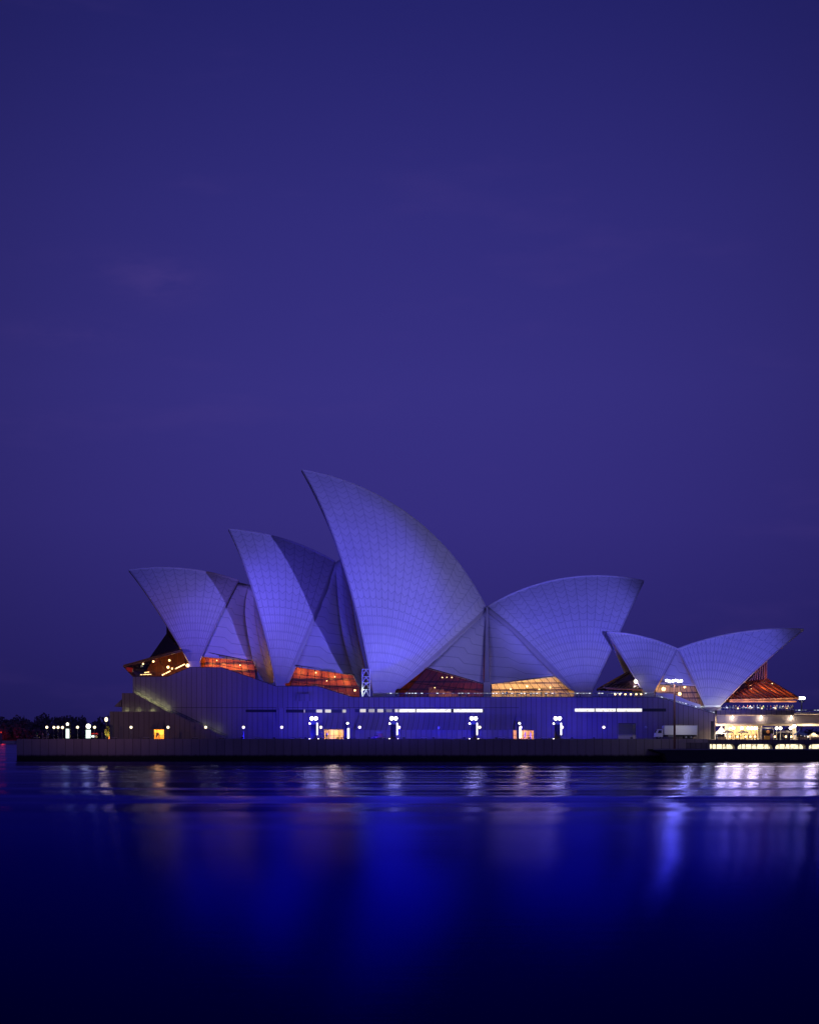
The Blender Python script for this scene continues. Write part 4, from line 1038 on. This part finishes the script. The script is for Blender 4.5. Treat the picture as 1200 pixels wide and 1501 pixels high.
for i, (px_, lb) in enumerate(((460, 'dark lantern pylon with two bright globes, left of the yellow doorway'), (577, 'dark lantern pylon with two bright globes, right of the service cart'),
        (694, 'dark lantern pylon with two bright globes, under the end of the lit strip'), (817, 'dark lantern pylon with two bright globes, right of the amber doorway'))):
    o = py_ if i == 0 else copy_tree(py_); place(o, (wx(px_, 4), 4, ZD), lb)
def make_slab(m='tube'):
    o = thing('slab_pylon', 'x', 'pylon', (0, 0, 0), 'dark slab pylons with one lit side')
    mb = MB(); mb.box(-.45, .18, -.3, .3, 0, 4.2); mb.build('body', M['black'], o, bevel=.03)
    mb = MB(); mb.box(.19, .62, -.32, .1, .2, 2.6); mb.build('light_tube', M[m], o)
    mb = MB(); mb.sphere((.22, -.35, 3.75), .26, 12, 8); mb.build('lamp', M['globe_white'], o, smooth=True)
    return o
s1 = make_slab(); place(s1, (wx(508, 4), 4, ZD), 'dark slab pylon with a white lit edge, right of the yellow doorway')
place(copy_tree(s1), (wx(759.5, 4), 4, ZD), 'dark slab pylon with a white lit edge, in front of the amber doorway')
def make_poster(lab, px_, globe):
    o = thing('poster_pylon', lab, 'pylon', (wx(px_, 4), 4, ZD)); X = o.location.x
    mb = MB(); mb.box(X-.62, X+.62, 3.8, 4.3, ZD, ZD+(4.1 if not globe else 2.35)); mb.build('body', M['black'], o, bevel=.03)
    w_ = .42 if not globe else .55
    mb = MB(); mb.box(X-.05*(not globe)-w_+.1*(not globe), X+w_, 3.74, 3.79, ZD+.25, ZD+2.45 if not globe else ZD+2.2); mb.build('poster', M['poster'], o)
    mb = MB(); c = (X+.05, 3.6, ZD+(3.55 if not globe else 3.05)); mb.sphere(c, .32 if not globe else .55, 16, 10); mb.build('globe', M['globe_white'], o, smooth=True)
    mb = MB(); mb.tube((c[0], 4.0, c[2]), (c[0], c[1], c[2]), .08); mb.build('stem', M['dark'], o)
make_poster('tall dark pylon with a narrow glowing poster at the left end of the quay', 99.5, False)
make_poster('low pylon with a pale green glowing poster and a big round lamp on top', 130, True)

# floodlight mast on the jetty
def mast(lab, px_, base, ztop, Y, xs, rows, m, post='rust', r=.34):
    o = thing('floodlight_mast', lab, 'light mast', (wx(px_, Y), Y, base)); X = o.location.x
    mb = MB(); mb.tube((X, Y, base), (X, Y, ztop), .30, .20, 10); mb.build('mast', M[post], o)
    mb = MB(); mb.bar((wx(xs[0], Y)-.3, Y, ztop+.1), (wx(xs[-1], Y)+.3, Y, ztop+.1), .22); mb.bar((X-.9, Y, ztop-.5), (X+.9, Y, ztop-.5), .3)
    mb.build('crossarm', M['dark'], o)
    for i, x in enumerate(xs):
        c = Vector((wx(x, Y), Y-.25, ztop+rows[i % len(rows)]))
        mb = MB(); mb.sphere(c, r, 14, 9, .85); h = mb.build('lamp_head', M[m], o, smooth=True)
        mb = MB(); mb.tube((c.x, Y, ztop), (c.x, Y, c.z), .06); mb.tube((c.x, Y+.1, c.z), (c.x, Y+.5, c.z), r*.9, r*.5, 10); mb.build('bracket', M['dark'], h)
    return o
mt = mast('tall rust brown floodlight mast rising from the jetty in front of the truck', 988, 2.75, wz(1003.5, -4), -4, (976.5, 980.5, 985.5, 989.5, 993.5, 997.5), (.95, .75, .85), 'flood')
point('mast_light', W(987, 996, -5.2), (.95, .96, 1), 900, 1.0, mt)
ZJ = wz(1098, -8)
mast('distant floodlight cluster above the terrace at the far right', 1174, 0, wz(1026, 110), 110, (1170, 1172.3, 1174.6, 1177), (.5, .5), 'flood', 'grey', .45)

# ---------------------------------------------------------------- truck
def truck():
    X0, X1 = wx(958, 8), wx(1022, 8); yf, yb = 7, 9.4; L = X1-X0; z = ZD
    o = thing('box_truck', 'white box truck facing left, parked against the podium wall', 'truck', ((X0+X1)/2, 8, z))
    xb = X0 + L*.215
    mb = MB(); mb.box(xb, X1-.35, yf-.05, yb+.05, z+1.05, z+3.25); cb = mb.build('cargo_box', M['steel'], o, bevel=.04)
    mb = MB(); mb.box(X1-.33, X1-.2, yf-.05, yb+.05, z+.9, z+3.3); mb.build('tail_door', mat('cream_panel', (.6, .6, .42), .5), o)
    mb = MB(); mb.box(X0+L*.2, X0+L*.26, yf+.2, yb-.2, z+2.6, z+3.15); mb.build('roof_fridge', M['steel'], cb)
    mb = MB(); c = [(X0+.05, z+.55), (X0+L*.19, z+.55), (X0+L*.19, z+2.35), (X0+.75, z+2.35), (X0+.22, z+1.5)]; mb.prism(c, yf, yb); ca = mb.build('cab', M['steel'], o, bevel=.06)
    mb = MB(); mb.face([(X0+.75, yf-.015, z+1.45), (X0+L*.16, yf-.015, z+1.45), (X0+L*.16, yf-.015, z+2.15), (X0+.95, yf-.015, z+2.15)]); mb.build('side_window', M['black'], ca)
    mb = MB(); mb.face([(X0+.2, yb-.15, z+1.52), (X0+.2, yf+.15, z+1.52), (X0+.7, yf+.15, z+2.28), (X0+.7, yb-.15, z+2.28)]); mb.build('windscreen', M['black'], ca)
    mb = MB(); mb.box(X0-.02, X0+.12, yf+.1, yf+.5, z+.75, z+.95); mb.build('headlight', M['clear'], ca)
    mb = MB(); mb.box(X0+.15, X0+.3, yf-.3, yf-.1, z+1.5, z+2.0); mb.tube((X0+.25, yf, z+1.8), (X0+.22, yf-.2, z+1.8), .03); mb.build('mirror', M['dark'], ca)
    mb = MB(); mb.box(X0+.3, X1-.4, yf+.35, yb-.35, z+.65, z+1.0); mb.build('chassis', M['dark'], o)
    for wxp in (X0+1.0, X1-2.9, X1-1.7):
        for y in (yf+.02, yb-.32):
            mb = MB(); mb.tube((wxp, y, z+.48), (wxp, y+.3, z+.48), .48, None, 18); wh = mb.build('wheel', M['black'], o)
            mb = MB(); mb.tube((wxp, y-.01, z+.48), (wxp, y+.03, z+.48), .24, None, 12); mb.build('rim', M['grey'], wh)
    mb = MB(); mb.box(X0+3.2, X0+5, yf+.02, yf+.1, z+.6, z+.95); mb.build('side_guard', M['grey'], o)
truck()
point('added_yard_fill', W(1031, 1073, 7.6), (.8, .92, .75), 90, .4); point('added_yard_fill', W(1003, 1066, 3), (.95, .93, 1), 160, .4)  # unseen fill lamps added to brighten the truck
# service cart
def cart():
    o = thing('service_cart', 'small dark service cart parked left of the second lantern pylon', 'cart', (wx(553.5, 5), 5, ZD)); X, z = o.location.x, ZD
    mb = MB(); mb.prism([(X-1.25, z+.3), (X+1.2, z+.3), (X+1.2, z+.75), (X-.1, z+.75), (X-.6, z+.7), (X-1.3, z+.55)], 4.4, 5.6); mb.build('body', M['rust'], o, bevel=.04)
    mb = MB(); mb.prism([(X-.5, z+1.62), (X+1.15, z+1.62), (X+1.15, z+1.72), (X-.4, z+1.72)], 4.4, 5.6); mb.build('roof', M['grey'], o)
    mb = MB()
    for y in (4.45, 5.55): mb.tube((X-.75, y, z+.7), (X-.4, y, z+1.63), .04); mb.tube((X+1.1, y, z+.7), (X+1.1, y, z+1.63), .04)
    mb.build('frame', M['dark'], o)
    mb = MB(); mb.box(X+.1, X+1.1, 4.5, 5.5, z+.75, z+1.35); mb.build('crate_bed', M['gluelam'], o)
    mb = MB(); mb.box(X-.35, X, 4.5, 5.5, z+.72, z+.95); mb.build('seat', M['black'], o)
    for x in (X-.8, X+.75):
        for y in (4.3, 5.5): mb = MB(); mb.tube((x, y, z+.27), (x, y+.2, z+.27), .27, None, 14); mb.build('wheel', M['black'], o)
cart()
# red-topped cart at the far quay end
def stand():
    o = thing('refreshment_cart', 'small red topped cart with a lit front by the green topped pylon', 'cart', (wx(138.5, 30), 30, ZD)); X, z = o.location.x, ZD
    mb = MB(); mb.box(X-.75, X+.75, 29.5, 30.5, z+.3, z+.95); mb.build('body', M['steel'], o)
    mb = MB(); mb.prism([(X-.9, z+1.25), (X+.9, z+1.25), (X+.7, z+1.5), (X-.7, z+1.5)], 29.3, 30.7); mb.build('roof', mat('red_glow_paint', (.5, .03, .03), .4, emit=(1, .05, .04), es=.35), o)  # red glow put into the roof paint itself, no lamp there
    mb = MB(); mb.box(X-.7, X+.1, 29.42, 29.49, z+.5, z+.95); mb.build('lit_panel', M['poster'], o)
    for x in (-.85, .85): mb = MB(); mb.tube((X+x, 30, z+.3), (X+x, 30, z+1.26), .03); mb.build('post', M['grey'], o)
    for x in (-.5, .5): mb = MB(); mb.tube((X+x, 29.4, z+.25), (X+x, 29.5, z+.25), .25, None, 12); mb.build('wheel', M['black'], o)
stand()
# benches
mb = MB(); bn = thing('bench', 'x', 'bench', (0, 0, 0), 'pale stone benches along the quay edge')
mb.box(-.7, .7, -.25, .25, .34, .48); mb.build('seat', M['plinth'], bn, bevel=.02)
for x in (-.5, .5): mb = MB(); mb.box(x-.12, x+.12, -.2, .2, 0, .34); mb.build('leg', M['stone'], bn)
BN = [(54, 'pale stone bench nearest the left end of the quay'), (67, 'pale stone bench under the leftmost globe lamp'), (167, 'pale stone bench at the corner of the lowest wall'), (214.5, 'pale stone bench just left of the orange doorway'), (286, 'pale stone bench left of the lamp against the staircase'), (325, 'pale stone bench at the foot of the long staircase'), (378, 'pale stone bench below the black slot'), (436, 'pale stone bench left of the first lantern pylon'), (503.5, 'pale stone bench at the right edge of the yellow doorway'), (560, 'pale stone bench in front of the service cart'), (621, 'pale stone bench left of the unlit middle lamp'), (735, 'pale stone bench left of the amber doorway'), (797, 'pale stone bench left of the rightmost lantern pylon')]
for i, (px_, lb) in enumerate(BN): o = bn if i == 0 else copy_tree(bn); place(o, (wx(px_, 1), 1.2, ZD), lb)

# ---------------------------------------------------------------- stalls and tents in the concourse
def tent(lab, px_, Y, w_, h_, colm, lampe, col):
    z = ZD-.36; o = thing('market_tent', lab, 'tent', (wx(px_, Y), Y, z)); X = o.location.x; a = w_/2
    c = [Vector((X-a, Y-a, z+h_*.55)), Vector((X+a, Y-a, z+h_*.55)), Vector((X+a, Y+a, z+h_*.55)), Vector((X-a, Y+a, z+h_*.55))]; top = Vector((X, Y, z+h_))
    mb = MB()
    for i in range(4):
        p, q = c[i], c[(i+1) % 4]; m1, m2 = p.lerp(top, .5) + Vector((0, 0, -h_*.06)), q.lerp(top, .5) + Vector((0, 0, -h_*.06))
        mb.face([p, q, m2, m1]); mb.face([m1, m2, top]); mb.face([p + Vector((0, 0, -.3)), q + Vector((0, 0, -.3)), q, p])
    mb.build('canopy', M[colm], o)
    for q in c: mb = MB(); mb.tube((q.x, q.y, z), q, .05); mb.build('pole', M['steel'], o)
    mb = MB(); mb.box(X-a*.8, X+a*.8, Y-a*.9, Y-a*.6, z, z+.95); mb.build('counter', M['oak'], o)
    point('stall_light', (X, Y-a*.2, z+h_*.5), col, lampe, .6, o)
    mb = MB(); mb.sphere((X, Y-a*.2, z+h_*.5), .2, 10, 7); mb.build('lamp', M['globe_white'], o)
def canvas_mat(name, col):
    m = bpy.data.materials.new(name); m.use_nodes = True; t = NT(m.node_tree)
    b = m.node_tree.nodes['Principled BSDF']; b.inputs['Base Color'].default_value = (*col, 1); b.inputs['Roughness'].default_value = .9
    tr = t.new('ShaderNodeBsdfTranslucent'); tr.inputs[0].default_value = (*col, 1); mx = t.new('ShaderNodeMixShader'); mx.inputs[0].default_value = .5
    t.put(mx.inputs[1], b.outputs[0]); t.put(mx.inputs[2], tr.outputs[0]); t.put(m.node_tree.nodes['Material Output'].inputs[0], mx.outputs[0]); return m
M['canvas'] = canvas_mat('white_canvas', (.85, .82, .78)); M['bluecanvas'] = mat('blue_canvas', (.12, .2, .55), .8)
tent('glowing white peaked stall tent beside the podium corner', 1056.5, 12, 2.4, 3.6, 'canvas', 420, (1, .88, .66))
tent('blue peaked stall tent at the right of the concourse', 1172.5, 11.5, 2.6, 2.9, 'bluecanvas', 260, (1, .9, .75))
tent('white stall tent at the right edge of the concourse', 1192, 11, 2.6, 2.0, 'canvas', 200, (1, .75, .4))
def kiosk():
    z = ZD-.36; Y = 12; X = wx(1123.5, Y); o = thing('vendor_kiosk', 'open vendor kiosk with a dark sign board and golden counter in the concourse', 'kiosk', (X, Y, z))
    for x in (-1.45, 1.45):
        for y in (-.7, .7): mb = MB(); mb.box(X+x-.07, X+x+.07, Y+y-.07, Y+y+.07, z, z+2.9); mb.build('post', M['steel'], o)
    mb = MB(); mb.box(X-1.3, X+1.3, Y-.78, Y-.7, z+1.55, z+2.6); sb = mb.build('sign_board', M['black'], o)
    mb = MB(); mb.tube((X+.05, Y-.86, z+2.15), (X+.05, Y-.785, z+2.15), .42, None, 20); mb.build('round_emblem', M['gluelam'], sb)
    mb = MB(); mb.prism([(X-1.6, z+2.9), (X+1.6, z+2.9), (X+1.2, z+3.2), (X-1.2, z+3.2)], Y-.9, Y+.9); mb.build('roof', M['canvas'], o)
    mb = MB(); mb.box(X-.7, X+.6, Y-.6, Y-.1, z, z+1.2); mb.build('counter', mat('golden_panel', (.7, .42, .08), .4), o)
    mb = MB(); mb.box(X+.75, X+1.2, Y-.8, Y-.6, z+.3, z+1.7); mb.build('side_panel', mat('purple_panel', (.25, .15, .6), .5), o)
    point('kiosk_light', (X, Y-1.3, z+2.7), (1, .8, .45), 30, .4, o)
kiosk()

# ---------------------------------------------------------------- people
def rad(p): return p
def make_body(name, pose, shirt, trousers, hair):
    "one continuous skinned figure; shirt, trousers, skin and hair are slots of the mesh"
    J = {'pel': (0, 0, .93, .15, .11), 'wai': (0, 0, 1.08, .14, .10), 'che': (0, 0, 1.28, .17, .12), 'nek': (0, 0, 1.45, .06, .06), 'hd0': (0, -.01, 1.55, .085, .09), 'hd1': (0, -.01, 1.66, .08, .09)}
    E = [('pel', 'wai'), ('wai', 'che'), ('che', 'nek'), ('nek', 'hd0'), ('hd0', 'hd1')]
    st, la, ra = pose
    for s_, n in ((-1, 'l'), (1, 'r')):
        f = st * s_
        J['hip'+n] = (.09*s_, 0, .86, .09, .09); J['kne'+n] = (.10*s_, -.14*f-.01, .48, .06, .06); J['ank'+n] = (.10*s_, -.22*f+.03, .09, .045, .045); J['toe'+n] = (.11*s_, -.22*f-.12, .04, .04, .035)
        E += [('pel', 'hip'+n), ('hip'+n, 'kne'+n), ('kne'+n, 'ank'+n), ('ank'+n, 'toe'+n)]
        b = la if s_ < 0 else ra
        J['sho'+n] = (.18*s_, 0, 1.38, .06, .06); J['elb'+n] = (.24*s_, .03-.10*b, 1.11, .042, .042); J['wri'+n] = (.25*s_-.06*b*s_, -.04-.24*b, .87+.28*b, .03, .03); J['han'+n] = (.25*s_-.07*b*s_, -.07-.30*b, .78+.36*b, .028, .038)
        E += [('che', 'sho'+n), ('sho'+n, 'elb'+n), ('elb'+n, 'wri'+n), ('wri'+n, 'han'+n)]
        for k, (dx, dz) in enumerate(((-.03, -.06), (-.01, -.085), (.012, -.08), (.032, -.06))):
            h = J['han'+n]; J[f'f{k}{n}'] = (h[0]+dx*.6, h[1]-.02-.05*b, h[2]+dz*(1-.8*b), .009, .009); E.append(('han'+n, f'f{k}{n}'))
        h = J['wri'+n]; J['th'+n] = (h[0]-.05*s_, h[1]-.04, h[2]-.05+.05*b, .010, .010); E.append(('wri'+n, 'th'+n))
    ks = list(J); me = bpy.data.meshes.new(name); me.from_pydata([J[k][:3] for k in ks], [(ks.index(a), ks.index(b)) for a, b in E], [])
    o = bpy.data.objects.new(name, me); C.objects.link(o)
    o.modifiers.new('skin', 'SKIN')
    for i, k in enumerate(ks):
        v = me.skin_vertices[0].data[i]; v.radius = J[k][3:5]; v.use_root = (k == 'pel')
    sub = o.modifiers.new('sub', 'SUBSURF'); sub.levels = 1; sub.render_levels = 1
    bpy.context.view_layer.update(); dg = bpy.context.evaluated_depsgraph_get()
    m2 = bpy.data.meshes.new_from_object(o.evaluated_get(dg)); m2.name = name
    bpy.data.objects.remove(o)
    m2.materials.clear()
    for m in (M[shirt], M[trousers], M['skin'], M[hair], M['black']): m2.materials.append(m)
    for p in m2.polygons:
        z = p.center.z; x = abs(p.center.x); y = p.center.y; k = 0
        if z > 1.47: k = 3 if (z > 1.64 or y > .03) else 2
        elif z < .09: k = 4
        elif (x > .19 and z < 1.12 and la == 0) or (x > .15 and (y < -.12 or z < .95)) and z > .6: k = 2
        elif z < .95: k = 1
        p.material_index = k; p.use_smooth = True
    return m2
M['skin'] = mat('skin', (.5, .3, .2), .6); M['hair_dark'] = mat('dark_hair', (.03, .02, .015), .6); M['hair_fair'] = mat('fair_hair', (.35, .22, .1), .6)
SH = {'white': (.75, .74, .72), 'black': (.02, .02, .025), 'red': (.5, .05, .05), 'pale blue': (.35, .45, .7), 'grey': (.25, .25, .27), 'navy': (.03, .04, .14), 'pink': (.7, .35, .4), 'cream': (.7, .62, .45), 'green': (.08, .25, .12), 'purple': (.25, .1, .4)}
for k, c in SH.items(): M['cloth_'+k] = mat(k.replace(' ', '_')+'_cloth', c, .8)
POSES = [(0, 0, 0), (.6, 0, 0), (0, .9, 0), (0, .8, .8)]
BODY = {}
rn = random.Random(11)
def person(px_, Y, zf, col, rz, label, group, k):
    tr_ = ('navy', 'black', 'grey')[k % 3]; po = k % 4; key = (col, tr_, po)
    if key not in BODY: BODY[key] = make_body('person', POSES[po], 'cloth_'+col, 'cloth_'+tr_, ('hair_dark', 'hair_fair')[k % 2])
    o = bpy.data.objects.new('person', BODY[key]); C.objects.link(o); o.location = (wx(px_, Y), Y, zf); o.rotation_euler = (0, 0, rz)
    h = .94 + .12*((k*37 % 11)/11); o.scale = (h, h, h); tag(o, label, 'person', group)
cols = list(SH)
ORD = ['first', 'second', 'third', 'fourth', 'fifth', 'sixth', 'seventh', 'eighth', 'ninth', 'tenth']
def crowd(spots, Y, zf, fmt, group, seed):
    "label: colour of the top, place, and which of that colour counted from the left"
    cnt = {}; rows = []
    for i, px_ in enumerate(sorted(spots)):
        c = cols[(i*7 + seed + (i*i) % 3) % len(cols)]; cnt[c] = cnt.get(c, 0) + 1; rows.append((px_, c, cnt[c], i))
    for px_, c, n, i in rows:
        lb = fmt.format(c=c) if cnt[c] == 1 else f'{ORD[n-1]} from left in {c} top, ' + fmt.split(' top ')[1]
        person(px_, Y + ((i*5) % 4)*.45, zf, c, rn.uniform(-2.6, 2.6), lb, group, i*3+seed)
crowd([1064, 1069, 1074, 1078, 1083, 1089, 1095, 1099, 1104, 1109, 1113, 1118, 1124, 1129, 1134, 1138, 1143, 1147, 1151, 1154, 1158, 1161], 14.3, zt, 'person in a {c} top at the terrace rail under the orange roof', 'people along the terrace rail', 0)
crowd([596, 641, 658, 676, 683], 16.8, wz(1022)-.2, 'person in a {c} top on the podium by the dim glass', 'people on the podium by the dim glass', 3)
crowd([737, 742, 747, 752, 758, 763, 771, 778, 785, 793, 800, 806, 812, 820], 16.8, wz(1022)-.2, 'person in a {c} top on the podium by the bright glass', 'people on the podium by the bright glass', 5)
crowd([845, 850, 878], 16.6, wz(1022)-.2, 'person in a {c} top at the foot of the sail facing away', 'people at the sail foot', 1)
crowd([1071, 1077, 1083, 1091, 1097, 1103, 1108, 1131, 1147, 1152, 1171], 8.5, ZD-.37, 'person in a {c} top in the lit concourse', 'people in the concourse', 0)
crowd([229.5, 232], 3.2, ZD, 'person in a {c} top before the orange doorway', 'people on the promenade', 2)
crowd([479], 3.4, ZD, 'person in a {c} top before the yellow doorway', 'people on the promenade', 0)
crowd([769, 777], 3.4, ZD, 'person in a {c} top before the amber doorway', 'people on the promenade', 5)
crowd([54.5, 63, 71, 150], 3.4, ZD, 'person in a {c} top on the quay end at the left', 'people on the promenade', 8)
# lantern-lit tables by the northern porch
tb = thing('cafe_table', 'x', 'table', (0, 0, 0), 'lantern lit tables below the violet glass porch')
mb = MB(); mb.lathe((0, 0, 0), [(.35, 0), (.35, .04), (.05, .08), (.05, .7), (.5, .72), (.5, .76), (0, .76)], 14); mb.build('table', M['plinth'], tb)
mb = MB(); mb.sphere((0, 0, .98), .22, 10, 7); mb.build('lantern', M['warm'], tb)
for i, px_ in enumerate((901, 908, 916, 924, 932, 939)):
    o = tb if i == 0 else copy_tree(tb); place(o, (wx(px_, 16.6), 16.6, wz(1022)-.2), ('leftmost', 'second', 'third', 'fourth', 'fifth', 'rightmost')[i] + ' lantern lit table in the row below the violet porch')
# glowing tree at the wall corner
tx = wx(160, 24); o = thing('small_tree', 'small tree lit warm yellow from below at the corner of the lowest wall', 'tree', (tx, 24, ZD))
mb = MB(); mb.tube((tx, 24, ZD), (tx+.1, 24, ZD+1.3), .10, .06); mb.tube((tx+.1, 24, ZD+1.2), (tx-.6, 23.9, ZD+2.3), .05, .02); mb.tube((tx+.1, 24, ZD+1.2), (tx+.7, 24.1, ZD+2.4), .05, .02); mb.build('trunk', M['gluelam'], o)
M['litleaf'] = mat('green_foliage', (.12, .14, .04), .7, var=.3, vs=2)
mb = MB(); rl = random.Random(4); clump(mb, (tx-.2, 24, ZD+1.9), 1.0, 1.3, 420, .13, rl); clump(mb, (tx+.5, 24, ZD+1.5), .8, .9, 220, .12, rl); mb.build('crown', M['litleaf'], o, merge=False)
point('garden_light', (tx, 22.4, ZD+.4), (1, .72, .25), 500, .5, o); point('garden_light', (tx-.9, 22.8, ZD+1.4), (1, .7, .2), 200, .4, o)
# red channel light off the far shore
bx_, by_ = -612.0+ 0, 1380.0
bx_ = wx(2, by_); o = thing('channel_beacon', 'red channel light glowing against the dark headland at the far left', 'beacon', (bx_, by_, 0))
mb = MB(); mb.tube((bx_, by_, -2), (bx_, by_, 11), 1.2, .8, 10); mb.build('pile', M['grey'], o)
mb = MB(); mb.sphere((bx_, by_, 11.6), .7, 12, 8); mb.build('lamp', M['red'], o, smooth=True)
point('beacon_light', (bx_-24, by_+100, 11), (1, .03, .02), 5e3, 6.0, o)

# umbrellas and tables that crowd the concourse and the upper terrace
um = thing('market_umbrella', 'x', 'umbrella', (0, 0, 0), 'umbrellas in the concourse')
mb = MB(); mb.tube((0, 0, 0), (0, 0, 2.5), .035); mb.build('pole', M['grey'], um)
mb = MB(); n = 8; rr = 1.25
for i in range(n):
    a0, a1 = 2*math.pi*i/n, 2*math.pi*(i+1)/n; p, q = Vector((rr*math.cos(a0), rr*math.sin(a0), 2.05)), Vector((rr*math.cos(a1), rr*math.sin(a1), 2.05))
    mb.face([p, q, Vector((0, 0, 2.55))]); mb.face([p - Vector((0, 0, .18)), q - Vector((0, 0, .18)), q, p])
mb.build('canopy', M['canvas'], um)
UM = [(1066, 9.5, 'pale umbrella just right of the glowing peaked stall'), (1088, 10.5, 'pale umbrella in front of the single large globe lamp'), (1147, 10, 'pale umbrella right of the two globes near the vendor kiosk'), (1154, 13, 'pale umbrella left of the white post lamp')]
for i, (px_, Y, lb) in enumerate(UM): o = um if i == 0 else copy_tree(um); place(o, (wx(px_, Y), Y, ZD-.37), lb)
for i, px_ in enumerate((1069, 1080, 1092, 1099, 1106, 1135, 1151, 1159)):
    o = copy_tree(tb); place(o, (wx(px_, 6.2), 6.2, ZD-.37), ORD_[i] + ' lantern lit table from the left in the concourse'); o['group'] = 'lantern lit tables in the concourse'
for i, px_ in enumerate((1081, 1099, 1116, 1136, 1153)):
    o = copy_tree(tb); place(o, (wx(px_, 17), 17, zt), ORD_[i] + ' lantern lit table from the left on the upper terrace'); o['group'] = 'lantern lit tables on the upper terrace'
# people passing in front of the lit lower concourse
crowd([1043, 1049, 1058, 1063, 1086, 1092, 1101, 1108, 1119, 1126, 1141, 1150, 1157, 1170, 1189], 4.0, 2.75, 'person in a {c} top by the lit lower shop fronts', 'people by the lower shop fronts', 4)
